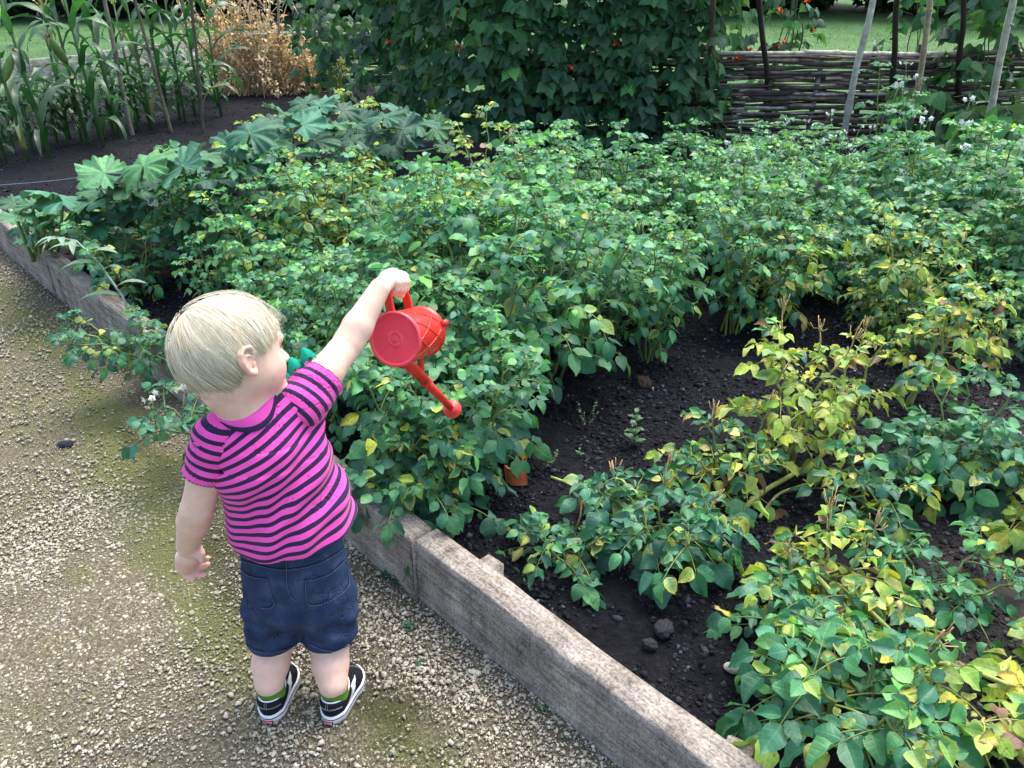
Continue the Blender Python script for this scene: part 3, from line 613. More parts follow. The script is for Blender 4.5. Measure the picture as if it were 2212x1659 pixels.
# small weeds
def weed(label, vx, vy, z, h, n, size, seed, col=(.06,.16,.08)):
    rnd.seed(seed); lv, st = MB(), MB(); tube(st, [V3(0,0,-.01),V3(.004,0,h*.5),V3(0,.004,h)], [.0015,.0013,.0008], 4, (.10,.2,.07))
    for i in range(n):
        t = (i+1)/n; a = i*2.4; d = V3(math.cos(a),math.sin(a),.5); b_ = V3(0,0,h*t); add_leaf(lv, b_, frame(d), size*(1.2-.5*t), size*.6*(1.2-.5*t), np.array(col)*rnd.uniform(.8,1.3), 'potato', .2, .6, wav=.1)
    return plant('weed', label, 'weed', [('leaves',lv,'potato'),('stem',st,'stem')], P(vx,vy,z=z))
weed('small upright green weed growing in the bare furrow', 1368,960,SOIL,.10,12,.030,1)
weed('tiny two-leaved seedling right of the furrow weed', 1250,985,SOIL,.02,4,.014,2)
weed('tiny seedling against the edging board near the large clods', 1158,1318,SOIL,.02,4,.016,3)
weed('dark green weed in the gravel at the foot of the board by the split', 862,1262,0,.02,10,.022,4,(.03,.09,.05))
weed('smaller dark weed in the gravel by the shorts', 835,1250,0,.015,7,.02,5,(.03,.09,.05))
weed('lone dark green weed in the gravel right of the right shoe', 880,1358,0,.012,7,.02,6,(.03,.09,.05))
weed('bright green seedling in the gravel near the bottom of the board', 1170,1535,0,.008,6,.014,7,(.05,.16,.06))
weed('tiny dark seedling in the gravel below the right shoe', 905,1435,0,.008,5,.014,8,(.03,.09,.05))
rnd.seed(44)      # sprigs of fine pale weed in the furrow
def sprig(label, vx, vy, hh):
    st, lv = MB(), MB()
    for _ in range(5):
        a = rnd.random()*6.28; e = V3(math.cos(a)*.03,math.sin(a)*.03,hh*rnd.uniform(.5,1)); tube(st,[V3(0,0,0),e*.5+V3(0,0,.01),e],.0007,3,(.10,.12,.08))
        for q in range(9):
            t=rnd.uniform(.3,1); add_leaf(lv, e*t, frame(rng.normal(0,1,3)), .007,.004, (.16,.24,.17),'potato',0,0)
    plant('weed', label, 'weed', [('stems',st,'stem'),('leaves',lv,'potato')], P2(vx,vy))
sprig('thin wispy weed in the furrow left of the upright weed', 1265,925,.10)
sprig('faint wispy weed in shade beside the watering can\'s rose', 1080,920,.09)
sprig('low wispy weed close to the terracotta shard', 1180,1010,.07)
# long-leaved pale weed leaning over the board
rnd.seed(9); lv, st = MB(), MB(); q = [P(285,690,z=.16), P(265,640,z=.23), P(215,570,z=.33), P(165,520,z=.40), P(118,512,z=.42)]
q = np.array(q); b0 = q[0].copy(); q = q-b0; tube(st, q, [.005,.0045,.004,.003,.002], 6, (.30,.38,.30))
for i,(t,sx,ln) in enumerate([(.25,-1,.15),(.32,1,.12),(.5,-1,.17),(.6,1,.13),(.68,-1,.13),(.78,1,.10),(.84,-1,.10),(.92,1,.09),(1,-.6,.07),(1,.8,.07),(.45,1,.1),(.97,-.2,.08)]):
    k = t*4; ii=min(int(k),3); b_=q[ii]+(q[ii+1]-q[ii])*(k-ii); d=nrm(nrm(q[ii+1]-q[ii])*.6+V3(sx*.8,-.5+rnd.random()*.3,rnd.uniform(-.1,.4)))
    add_leaf(lv, b_, frame(d), ln, ln*.24, np.array([.23,.36,.27])*rnd.uniform(.85,1.15), 'lance', .3, 1.0, cols=3)
plant('tall_weed', 'pale silvery long-leaved weed arching over the far edging board', 'weed', [('leaves',lv,'corn'),('stem',st,'stem')], b0)
# terracotta shard
mb = MB(); a = np.linspace(-.5,.5,10); zz = np.linspace(0,1,6); v=[];
for r_ in (.060,.053):
    for z_ in zz:
        for a_ in a: v.append((r_*math.sin(a_*1.0), r_*math.cos(a_)-.05, (z_*(.062-.02*math.sin(a_*3+1)))))
v=np.array(v); k=10; idx=lambda l,i,j: l*60+i*10+j; f=[]
for l in (0,1):
    for i in range(5):
        for j in range(9):
            q4=[idx(l,i,j),idx(l,i,j+1),idx(l,i+1,j+1),idx(l,i+1,j)]; f.append(q4 if l else q4[::-1])
for j in range(9): f.append([idx(0,5,j),idx(0,5,j+1),idx(1,5,j+1),idx(1,5,j)])
for i in range(5):
    f.append([idx(0,i,0),idx(0,i+1,0),idx(1,i+1,0),idx(1,i,0)]); f.append([idx(0,i,9),idx(1,i,9),idx(1,i+1,9),idx(0,i+1,9)])
mb.add(v,np.array(f)); M['terra']=simple('terracotta',(.62,.17,.07),.8,.2,60,.3,.2,.002)
o=mb.build('pot_shard',M['terra'],smooth=False); o.location=tuple(P(1118,1046,z=SOIL)+V3(0,0,.0)); o.rotation_euler=(.25,.2,PI-.3); tag(o,'broken terracotta pot shard stuck in the dark soil','pot shard')
# ------------------------------------------------------------------ squash leaves
def squash_leaf(mb, c, d, tilt, R_, seed, col):
    """big lobed leaf: c = where the stalk meets it, d = way it points (horizontal), tilt = lift of the tip"""
    r_ = random.Random(seed); nA, nR = 90, 7; a = np.linspace(-PI*.93, PI*.93, nA)
    lob = np.array([0, 1.12, -1.12, 2.2, -2.2]); amp = np.array([1.0,.93,.93,.80,.80])
    r = np.full(nA,.70)
    for l_, am in zip(lob, amp): r = np.maximum(r, am*(.60+.40*np.clip(1-np.abs(a-l_)/.56,0,1)**.55))
    r = r*(1+.10*np.abs(np.sin(a*9+r_.random()*3))+.05*np.sin(a*23+r_.random()*6))
    r = r*(1+.05*np.array([r_.uniform(-1,1) for _ in range(nA)]))
    rr = np.linspace(0,1,nR+1)[1:]; vs=[(0,0,0)]; uv=[(.5,0)]; cs=[np.array(col)]
    ph = r_.random()*6
    for q in rr:
        x = r*q*np.cos(a); y = r*q*np.sin(a)
        z = .13*q*q*(.5-.5*np.cos(a*5.6)) + .07*np.sin(a*9+ph)*q*q + .045*np.sin(a*19+ph*2)*q**3 + .04*q*np.cos(a*2+ph) - .22*q**3*(.7+.6*math.sin(seed*1.7))
        vs += list(np.stack([x,y,z],-1)); uv += [(.5+.5*abs(math.sin((aa)*2.8)), q*1.0) for aa in a]
        cs += [np.array(col)*(1+.25*math.cos(aa*5.6)*(1-q*.5)) for aa in a]
    v = np.array(vs)*R_; D = frame(nrm(V3(d[0],d[1],tilt)), up=(r_.gauss(0,.38),r_.gauss(-.22,.35),1)); v = v@D+c
    f3 = np.array([(0,1+i,2+i) for i in range(nA-1)]); f4=[]
    for k in range(nR-1):
        for i in range(nA-1): b_=1+k*nA+i; f4.append((b_,b_+nA,b_+nA+1,b_+1))
    mb.add(v, [f3, np.array(f4)], np.clip(np.array(cs),0,1), np.array(uv))
SQ = np.array([(.042,.145,.095),(.030,.11,.075),(.060,.185,.12),(.055,.17,.085),(.022,.08,.058)])
# (vx, vy, height above soil, radius, direction deg, tilt) grouped by crown
SQP = [
 ((90,560),'squash plant at the far left corner of the bed with a thick pale vine', [(35,455,.28,.10,150,.1),(70,430,.30,.09,100,.2),(115,405,.34,.125,200,.25),(135,420,.33,.115,30,.1),(100,465,.20,.085,250,-.2),(30,425,.25,.075,180,.3),(175,430,.30,.10,300,.0)]),
 ((205,520),'low squash plant with two drooping lobed leaves behind the pale weed', [(205,470,.24,.12,240,-.2),(250,500,.18,.11,300,-.3),(195,425,.33,.11,90,.1),(235,440,.28,.11,10,0.)]),
 ((290,490),'squash plant with the large upright leaf against dark soil', [(310,345,.50,.135,100,.4),(225,360,.44,.12,170,.2),(250,375,.40,.11,60,.1),(285,395,.36,.13,330,.0),(330,420,.30,.12,250,-.2),(215,395,.36,.10,140,.1)]),
 ((400,450),'middle squash plant with broad leaves leaning left', [(395,345,.50,.13,110,.3),(420,330,.48,.12,60,.2),(455,375,.42,.13,350,.1),(380,375,.40,.12,210,.0),(350,375,.42,.11,160,.2),(430,410,.34,.12,270,-.3)]),
 ((520,400),'squash plant with one tall deeply lobed leaf above its neighbours', [(540,275,.58,.145,95,.5),(500,300,.50,.12,150,.3),(560,310,.46,.12,20,.1),(480,330,.44,.13,200,.1),(530,345,.42,.13,300,-.1),(590,345,.38,.12,330,-.1)]),
 ((640,360),'squash plant in shadow at the middle of its row', [(620,235,.55,.12,130,.2),(655,255,.52,.13,60,.3),(600,285,.48,.12,200,.1),(680,290,.44,.13,340,.0),(640,320,.40,.13,280,-.1),(590,250,.5,.10,170,.2)]),
 ((730,330),'squash plant beside the foot of the bean wall', [(690,215,.52,.12,100,.3),(740,225,.50,.12,60,.2),(720,255,.48,.12,300,.1),(770,250,.45,.13,20,.2),(660,210,.50,.11,150,.2),(760,285,.40,.12,330,-.1)]),
 ((860,330),'rightmost squash plant with grey-green leaves in front of the beans', [(830,240,.52,.13,80,.2),(870,265,.46,.14,20,.1),(810,275,.45,.12,200,.0),(900,255,.47,.12,340,.2),(850,300,.38,.13,280,-.2),(940,262,.42,.10,10,.1),(870,225,.5,.12,120,.2)]),
]
for i, (crown, lab, lvs) in enumerate(SQP):
    cr = P2(*crown); rnd.seed(300+i); lvs = lvs+[(vx_+rnd.uniform(-38,38), vy_+rnd.uniform(12,46), hz_*rnd.uniform(.5,.8), R__*rnd.uniform(.65,.9), rnd.uniform(0,360), rnd.uniform(-.4,.2)) for (vx_,vy_,hz_,R__,_a,_b) in lvs]; t = thing('squash_plant', lab, 'squash plant', cr)
    for j, (vx, vy, hz, R_, dd, tl) in enumerate(lvs):
        c = P(vx, vy+14, z=SOIL+hz)-cr; a = math.radians(dd); mb = MB(); squash_leaf(mb, c, (math.cos(a),math.sin(a)), tl, R_*.86, 1000+i*20+j, SQ[rnd.randrange(5)]*rnd.uniform(.9,1.5)*np.array([rnd.uniform(.9,1.3),1,rnd.uniform(.8,1.05)]))
        o = mb.build('leaf', M['squash'], t)
        if 0: pass
        st = MB(); b_ = V3(rnd.uniform(-.05,.05), rnd.uniform(-.05,.05), 0); ts=np.linspace(0,1,7)[:,None]; md=(b_*.45+c*.55)+V3(0,0,-.04)
        tube(st, (1-ts)**2*b_+2*ts*(1-ts)*md+ts**2*c, np.linspace(.009,.005,7), 6, (.14,.27,.09)); st.build('stalk', M['stem'], o)
    if i == 0:
        st = MB(); q = [P(15,440,z=SOIL+.12),P(45,490,z=SOIL+.05),P(110,500,z=SOIL+.03),P(180,498,z=SOIL+.03),P(300,515,z=SOIL+.03)]; tube(st, [x-cr for x in q], .010, 8, (.22,.36,.11)); st.build('vine', M['stem'], t)

# ------------------------------------------------------------------ sweetcorn
def strap(mb, base, az, ln, wd, el, bend, col, tw=0.):
    n=13; p=np.array(base,float); e=el; hd=V3(math.cos(az),math.sin(az),0); L_=[]; 
    s=np.linspace(0,1,n); w=wd*np.minimum(1,.45+s*4)*np.sqrt(np.clip(1-s**2.2,0,1)); side=np.cross(hd,V3(0,0,1)); vs=[]; uv=[]
    for i in range(n):
        d=hd*math.cos(e)+V3(0,0,math.sin(e)); nn=np.cross(side,d); sd_=side*math.cos(tw*s[i])+nn*math.sin(tw*s[i])
        r=.006*math.sin(s[i]*19+az*3)
        vs+= [p-sd_*w[i]/2+nn*(w[i]*.22+r), p, p+sd_*w[i]/2+nn*(w[i]*.22-r)]; uv+=[(0,s[i]),(.5,s[i]),(1,s[i])]
        p=p+d*ln/n; e-=bend*(.35+1.5*s[i])/n; side=side+.03*hd*math.sin(i+az)
    a=(np.arange(n-1)[:,None]*3+np.arange(2)[None]).ravel(); mb.add(np.array(vs),np.stack([a,a+3,a+4,a+1],-1),col,np.array(uv))
def corn(seed, h, ear=True, tassel=True):
    rnd.seed(seed); lv, st, ta, ea = MB(), MB(), MB(), MB(); lean=V3(rnd.uniform(-.05,.05),rnd.uniform(-.05,.05),0)
    tube(st, [V3(0,0,-.03),lean*.4+V3(0,0,h*.5),lean+V3(0,0,h)], [.011,.009,.004], 8, (.08,.16,.05)); a0=rnd.random()*6
    n=int(7+h*3)
    for i in range(n):
        t=(i+.6)/n; b_=lean*t+V3(0,0,h*t*.93); az=a0+i*PI+rnd.uniform(-.5,.5); ln=rnd.uniform(.40,.60)*(1-.45*abs(t-.5))*(1 if h>.6 else .55); c=np.array([(.024,.095,.044),(.032,.115,.050),(.045,.15,.065),(.018,.070,.035)][rnd.randrange(4)])*rnd.uniform(.85,1.2)
        if t<.10 and rnd.random()<.4: c=np.array([.2,.21,.08])
        strap(lv,b_,az,ln,rnd.uniform(.030,.050)*(.8 if h<.6 else 1),rnd.uniform(.9,1.25),rnd.uniform(2.0,3.6),c,rnd.uniform(-.9,.9))
    if tassel:
        for i in range(9):
            a=rnd.random()*6.28; b_=lean+V3(0,0,h-.02+.008*i); strap(ta,b_,a,rnd.uniform(.14,.22),.007,1.15,rnd.uniform(.7,1.6),(.30,.36,.16))
    parts=[('leaves',lv,'corn'),('stalk',st,'stem'),('tassel',ta,'corn')]
    if ear:
        z=h*.5; d=nrm(V3(math.cos(a0+1.5),math.sin(a0+1.5),1.6)); b_=lean*.5+V3(0,0,z); tube(ea,[b_+d*q for q in (0,.03,.08,.13,.165,.18)],[.012,.022,.026,.021,.012,.004],8,(.16,.28,.08))
        for _ in range(22): e=b_+d*.17; dd=nrm(d+rng.normal(0,.5,3)); tube(ea,[e,e+dd*.03,e+dd*.045+V3(0,0,-.02)],.0018,3,pick(np.array([(.45,.42,.15),(.28,.12,.05),(.5,.5,.25)])))
        parts.append(('ear',ea,'stem'))
    return parts
cpro = [plant('corn_plant','x','corn plant',corn(400+k,(1.02,.92,.78,1.12,.36)[k],ear=k==1,tassel=k!=4),(0,0,-50)) for k in range(5)]
CP_ = [(15,352,0,'leftmost sweetcorn plant, cut by the left edge'),(62,352,1,'sweetcorn plant second from the left edge'),(110,345,3,'tasselled sweetcorn plant beside the leaning left stake'),(40,300,0,'tasselled sweetcorn plant near the board at left'),
 (190,310,1,'sweetcorn plant left of the pale leaning stake'),(225,318,3,'tall sweetcorn plant touching the pale leaning stake'),(262,300,0,'tall sweetcorn plant right of the pale leaning stake'),(330,280,1,'sweetcorn plant before the stake with the brown cob'),
 (365,268,3,'tall sweetcorn plant with a red-brown cob silk'),(400,262,0,'sweetcorn plant left of the dark thin stake'),(440,262,1,'sweetcorn plant nearest the straw-brown peas, bearing a pale cob'),(478,250,2,'rightmost sweetcorn plant beside the straw-brown peas'),
 (150,300,2,'short sweetcorn plant behind its row at left'),(300,262,2,'short dark sweetcorn plant mid-row behind the stakes')]
for k in range(34): CP_.append((8+(k%17)*29+rnd.uniform(-8,8),345-(k%17)*6.5-(k//17)*38+rnd.uniform(-10,6),4,'knee-high young sweetcorn shoot filling the foot of the corn row'))
used_c = set()
for (vx,vy,k,lab) in CP_:
    q=P(vx,vy,z=SOIL); g='sweetcorn row at upper left' if k!=4 else 'young sweetcorn shoots at the foot of the row'
    if k in used_c: dup(cpro[k],q,rnd.uniform(0,6.28),rnd.uniform(.9,1.1),lab,g)
    else: used_c.add(k); o=cpro[k]; o.location=tuple(q); o['label']=lab; o['group']=g
# ------------------------------------------------------------------ stakes
def stake(name,label,v0,v1,z0=SOIL,Y1=None,r=.012,col=(.30,.27,.22),knots=5,seed=0,depth=None,cat='stake',ext=1.0):
    """v0 = pixel of the foot, v1 = pixel higher up, on the plane Y1"""
    rnd.seed(seed+700); a=P(*v0,z=z0); Y1=Y1 if Y1 is not None else a[1]; b_=P(*v1,Y=Y1); b_=a+(b_-a)*ext; a=a+(a-b_)*.04
    n=26; s=np.linspace(0,1,n); q=a+(b_-a)*s[:,None]; nz=np.stack([fbm(s*5+seed,s*0+1,3)-.5,fbm(s*5+seed,s*0+7,3)-.5,0*s],1); q=q+nz*r*1.3
    rad=r*(1.08-.28*s); 
    for _ in range(knots): rad=rad+r*.32*np.exp(-((s-rnd.random())/.012)**2)
    mb=MB(); cc=np.array(col)*(.75+.5*fbm(s*13+seed,s*0+3,3))[:,None]; base=q[0].copy(); 
    tube(mb,q-base,rad,9,(1,1,1)); c=np.ones((mb.n,3)); c[:n*9]=np.repeat(cc,9,0); c[n*9:]=cc[0]; mb.c=[c]
    for _ in range(knots):
        i=rnd.randrange(3,n-2); tube(mb,[q[i]-base,q[i]-base+nrm(rng.normal(0,1,3)*V3(1,1,.3))*r*1.7],[r*.45,r*.3],5,np.array(col)*.6)
    o=mb.build(name,M['pole']); o.location=tuple(base); return tag(o,label,cat)
PALE_=(.80,.76,.68); TAN=(.62,.46,.32); DRK=(.045,.035,.032)
stake('pole','leftmost of the three pale bark poles in front of the wattle fence',(1818,320),(1884,0),r=.0185,Y1=4.62,col=PALE_,seed=1,cat='pole',ext=1.5)
stake('pole','tan pole between the two dark poles at right',(1962,322),(2010,0),r=.0165,Y1=4.45,col=TAN,seed=2,cat='pole',ext=1.5)
stake('pole','rightmost pale pole, its knotty foot among big dusky leaves',(2114,352),(2188,0),r=.0185,Y1=4.15,col=(.76,.68,.58),seed=3,cat='pole',ext=1.5)
stake('pole','dark pole with a single bean vine between the pale and tan poles',(1922,290),(1938,0),r=.0175,Y1=4.8,col=DRK,seed=4,cat='pole',ext=1.5)
stake('pole','dark pole thickly wrapped in bean leaves left of the rightmost pole',(2065,300),(2080,0),r=.0165,Y1=4.8,col=DRK,seed=5,cat='pole',ext=1.5)
stake('pole','dark slanting pole with red bean flowers and long hanging pods',(1668,290),(1638,0),r=.017,Y1=4.85,col=(.06,.042,.035),seed=6,cat='pole',ext=1.5)
stake('pole','brown peeling pole at the right end of the bean wall',(1523,300),(1540,0),r=.016,Y1=4.85,col=(.11,.07,.05),seed=7,cat='pole',ext=1.5)
for i,(a_,b_,Y1,c_,r_,lab) in enumerate([((286,292),(226,0),None,(.24,.22,.17),.014,'pale grey stake leaning left through the sweetcorn'),
  ((370,282),(300,30),None,(.16,.14,.10),.011,'thin brown stake right of the pale stake in the corn'),
  ((440,282),(414,0),None,(.12,.10,.08),.010,'thin dark stake at the right end of the sweetcorn'),
  ((522,200),(520,60),None,(.30,.27,.2),.010,'short pale stake at the left end of the straw-brown peas'),
  ((602,200),(602,0),None,(.28,.25,.2),.011,'upright stake in the middle of the straw-brown peas'),
  ((628,196),(660,0),None,(.38,.35,.3),.013,'thick pale stake leaning right out of the brown peas'),
  ((662,190),(684,0),None,(.30,.28,.24),.010,'thin stake right of the thick one by the brown peas'),
  ((560,195),(540,0),None,(.22,.2,.17),.009,'thin stake crossing the brown peas toward the left'),
  ((150,290),(90,0),None,(.13,.12,.1),.010,'dark leaning stake among the left sweetcorn'),
  ((380,160),(335,0),None,(.3,.29,.25),.010,'pale stake leaning left at the back of the corn'),
  ((640,120),(560,0),None,(.3,.28,.25),.009,'far stake leaning left behind the brown peas'),
  ((690,120),(628,0),None,(.3,.28,.25),.009,'far stake crossing the wigwam above the wattle'),
  ((720,100),(680,0),None,(.3,.28,.25),.009,'far stake meeting the edge of the bean wall'),
  ((570,70),(585,0),None,(.36,.35,.33),.011,'pale upright stake against the dark trees'),
  ((455,150),(480,0),None,(.25,.24,.2),.009,'thin stake between the corn and the brown peas')]):
    stake('stake',lab,a_,b_,r=r_,col=c_,seed=20+i,ext=1.5,z0=SOIL)

# ------------------------------------------------------------------ wattle fences
def wattle(label, x0, x1, y, z0, z1, rows, rr, ups, seed, topc=(.50,.46,.40)):
    rnd.seed(seed); t = thing('wattle_fence', label, 'fence', ((x0+x1)/2,y,z0), world=True); mb = MB(); ux = []
    n_up = ups; xs_ = [x0+(x1-x0)*(i+.5)/n_up for i in range(n_up)]
    for r in range(rows):
        z = z0+(z1-z0)*(r+.3)/rows
        for layer in range(2):
            x = x0-rnd.random()*.12
            while x < x1:
                ln = rnd.uniform(.7,1.9); xe = min(x+ln, x1+.05); n = max(6,int((xe-x)/.05)); xx = np.linspace(x,xe,n)
                par = (r+layer)%2*PI; d = (x1-x0)/n_up
                yy = y+.026*np.cos((xx-xs_[0])/d*PI+par)+rng.normal(0,.003); zz = z+.014*(fbm(xx*2+r*3.1,xx*0+layer*5+seed,3)-.5)*3.2+rnd.uniform(-.012,.012)+(xx-x)*rnd.uniform(-.02,.02)
                rad = rr*rnd.uniform(.55,1.25)*np.linspace(1.1,.65,n); c = np.array([(.16,.13,.11),(.09,.072,.062),(.25,.215,.185),(.05,.04,.037),(.38,.34,.29)][rnd.choice([0,0,1,1,2,3,4])])*rnd.uniform(.8,1.2)
                cc=c*(.7+.6*fbm(xx*9+r,xx*0+r,3))[:,None]
                k0=mb.n; tube(mb, np.stack([xx,yy,zz],1), rad, 5, (1,1,1), cap=True); m_=mb.c[-1].copy() if False else np.ones((mb.n-k0,3)); m_[:n*5]=np.repeat(cc,5,0); m_[n*5:]=c*1.5; mb.c[-1]=m_
                x = xe-rnd.uniform(0,.08)
    mb.build('woven_rods', M['rod'], t)
    for i, x in enumerate(xs_):
        u = MB(); h_ = z1+rnd.uniform(-.02,.06); R=.02; tube(u, [V3(x,y,z0-.1),V3(x+rnd.uniform(-.01,.01),y,(z0+z1)/2),V3(x+rnd.uniform(.0,.035),y,h_)], [R,.017,.016], 6, pick(np.array([(.07,.055,.05),(.10,.085,.075)])) if i%3 else np.array([.2,.18,.165])); u.build('upright', M['rod'], t)
    u = MB(); x = x0
    for k_ in range(5):
        xe = x0+(x1-x0)*(k_+1)/5; xx=np.linspace(x-.1,xe+.12,24); tube(u,np.stack([xx,y-.03+.03*np.sin(xx*3),z1+.012+.022*(fbm(xx*1.7,xx*0+k_*3+seed,3)-.5)*2],1),.0125*rnd.uniform(.8,1.15),7,np.array(topc)*rnd.uniform(.7,1.2)); x=xe
    u.build('top_rail', M['rod'], t); return t
wattle('long wattle fence of woven dark rods in front of the lawn at right', .0, 4.65, 5.22, .0, .655, 34, .0108, 16, 1)
ql = P(560,190,z=.05); qr = P(840,190,z=.05)
wattle('short wattle panel behind the straw-brown peas', ql[0]-.1, qr[0]+.5, ql[1], .05, .50, 20, .012, 8, 2)

# ------------------------------------------------------------------ runner beans
BG = np.array([(.028,.095,.045),(.022,.078,.040),(.036,.115,.050),(.045,.14,.055),(.030,.10,.055)])
def bean_leafset(lv, st, p, out, size, c, k3=True):
    out = nrm(out); sd_ = nrm(np.cross(out, V3(0,0,1))); e = p+out*size*.9+V3(0,0,.02); tube(st,[p,e],.0016,3,(.09,.16,.06),cap=False)
    for s_,dd in ((0,out),(-1,nrm(out*.3-sd_)),(1,nrm(out*.3+sd_))):
        if not k3 and s_: continue
        d = nrm(dd*.75+V3(0,0,rnd.uniform(-.9,-.25))); Rm = frame(d, up=out*.8+V3(0,0,.55)+rng.normal(0,.40,3)); s2=size*rnd.uniform(.8,1.15)
        add_leaf(lv, e+dd*size*.08, Rm, s2, s2*.82, c*rnd.uniform(.85,1.2), 'bean', fold=rnd.uniform(.0,.3), droop=rnd.uniform(.1,.8), cup=rnd.uniform(0,.4), wav=.03)
def bean(h, w_, n, size, seed, flowers=6, pods=0, bright=.1, zmin=.0, face=None, taper=0.):
    rnd.seed(seed); lv, st, fl, pd = MB(), MB(), [], []
    for v_ in range(3):
        a0=rnd.random()*6; q=[V3(math.cos(a0+z*9)*.03,math.sin(a0+z*9)*.03,z) for z in np.linspace(0,h,24)]; tube(st,q,.0035,5,(.10,.15,.06))
    for i in range(n):
        z=zmin+(h-zmin)*rnd.random()**.9
        if n>200 and float(vn(np.array(z*5+seed),np.array(i%7*.9),seed%50))<.18: continue
        a=rnd.uniform(0,2*PI) if face is None else face+rnd.gauss(0,1.0); out=V3(math.cos(a),math.sin(a),0)
        ww=w_*(1-taper*z/h); r=ww*rnd.uniform(.25,1.0); c=pick(BG)
        if rnd.random()<bright: c=c*np.array([1.9,1.9,1.2])
        bean_leafset(lv,st,out*r+V3(0,0,z),out,size*rnd.uniform(.75,1.15),c)
    for i in range(flowers):
        z=rnd.uniform(.50,.98); a=(face if face is not None else -1.57)+rnd.gauss(0,.8); out=V3(math.cos(a),math.sin(a),0); b_=out*w_*.9+V3(0,0,z); e=b_+out*.10+V3(0,0,.03); tube(st,[b_,e],.0015,4,(.12,.2,.07))
        fm=MB(); fl.append(fm)
        for q in range(6):
            p=b_+(e-b_)*(.5+.1*q)
            for kk in range(3): add_leaf(fm,p,frame(rng.normal(0,1,3)),.022,.017,pick(np.array([(.80,.07,.02),(.85,.14,.05)])),'bean',.3,.6)
    for i in range(pods):
        z=rnd.uniform(.7,.95); a=-1.57+rnd.gauss(0,.6); out=V3(math.cos(a),math.sin(a),0); b_=out*w_*.8+V3(0,0,z); q=[b_+V3(0,0,-.2*t)+out*.02*math.sin(t*3) for t in np.linspace(0,1,9)]; pm=MB(); pd.append(pm); tube(pm,q,[.003,.007,.008,.009,.008,.009,.008,.007,.002],6,(.05,.12,.04),flat=.5)
    return [('leaves',lv,'bean'),('vines',st,'stem'),('flower_cluster',fl,'petal'),('pod',pd,'stem')]
wall0, wall1 = P(800,248,z=SOIL), P(1500,318,z=SOIL)
bp = [plant('bean_plant','x','bean plant',bean(1.75,.26,330,.088,500+k,flowers=(1,1,1)[k],face=-1.7,bright=.06),(0,0,-40)) for k in range(3)]
BL = ['leftmost runner bean of the leafy wall, next to the short wattle panel','runner bean second from the left in the leafy wall','dark runner bean over the grey squash leaves','runner bean with one red flower high in the wall','runner bean left of the gap in the leafy wall','runner bean at the gap where the lawn shows through','runner bean right of the gap with red flower clusters','dark runner bean near the right end of the wall','rightmost runner bean of the leafy wall beside the peeling pole']
for i in range(9):
    t=i/8; q=P(*[(865,245),(930,268),(1000,292),(1070,306),(1150,310),(1235,312),(1315,312),(1395,312),(1465,312)][i],z=SOIL); k=i%3; sc=(1.1,.95,1.05,1.08,1.0,.9,.88,1.05,.9)[i]
    if i<3: o=bp[k]; o.location=tuple(q); o.scale=(sc,)*3; o['label']=BL[i]; o['group']='runner beans forming the leafy wall'
    else: dup(bp[k],q,rnd.uniform(-.25,.25),sc,BL[i],'runner beans forming the leafy wall')
    pass
q = P(735,212,z=SOIL); plant('bean_plant','low bean plant trailing left from the foot of the leafy wall','bean plant',bean(.75,.30,110,.085,520,flowers=0,face=-1.7,bright=.15),q)
q = P(700,175,z=SOIL); 
def at_pole(label,v,h,w_,n,size,seed,**k):
    q=P(*v,z=SOIL); return plant('bean_plant',label,'bean plant',bean(h,w_,n,size,seed,**k),q+V3(0,-.02,0))
at_pole('runner bean with many red flowers climbing the peeling brown pole',(1523,300),1.3,.16,100,.082,530,flowers=14,pods=0,bright=.35,zmin=.1)
at_pole('sparse runner bean with red flowers and long pods on the dark slanting pole',(1660,290),1.35,.14,60,.08,531,flowers=11,pods=6,bright=.4,zmin=.1)
at_pole('thin bean vine on the dark pole left of the tan pole',(1924,292),1.3,.12,26,.095,532,flowers=0,bright=.5,zmin=.1,pods=1)
at_pole('bushy bean plant wrapped round the dark pole left of the rightmost pole',(2066,325),1.25,.26,120,.10,533,flowers=0,bright=.25,zmin=.05,taper=.65)
at_pole('low bean plant with big dusky leaves at the foot of the rightmost pole',(2150,395),.34,.26,40,.14,534,flowers=0,bright=.3,zmin=.12)
at_pole('low bean plant with big dusky leaves at the right edge of the potato rows',(2240,440),.40,.22,34,.14,535,flowers=0,bright=.3,zmin=.14)
at_pole('small bean plant at the foot of the tan pole',(1975,345),.40,.16,26,.11,536,flowers=0,bright=.4,zmin=.1)
# ------------------------------------------------------------------ straw-brown peas
def drypea(seed,h,w_,n,cols_):
    rnd.seed(seed); lv,st=MB(),MB()
    for i in range(n):
        b_=V3(rnd.gauss(0,w_*.35),rnd.gauss(0,.06),-.02); q=[b_]; d=nrm(V3(rnd.gauss(0,.2),rnd.gauss(0,.15),1)); hh=h*rnd.uniform(.5,1.1)
        for k in range(9): d=nrm(d+rng.normal(0,.22,3)*V3(1,.6,.6)+V3(0,0,.12)); q.append(q[-1]+d*hh/9)
        c=np.array(cols_[rnd.randrange(len(cols_))])*rnd.uniform(.8,1.2); tube(st,q,.0028,3,c,cap=False)
        for k in range(1,10):
            for _ in range(5): add_leaf(lv,q[k]+rng.normal(0,.022,3),frame(rng.normal(0,1,3)),rnd.uniform(.025,.05),rnd.uniform(.012,.026),c*rnd.uniform(.75,1.3),'potato',.5,rnd.uniform(.5,1.6),wav=.1)
    return [('dry_leaves',lv,'dry'),('stems',st,'stem')]
BR=[(.66,.49,.29),(.74,.57,.36),(.56,.39,.21),(.80,.64,.43)]
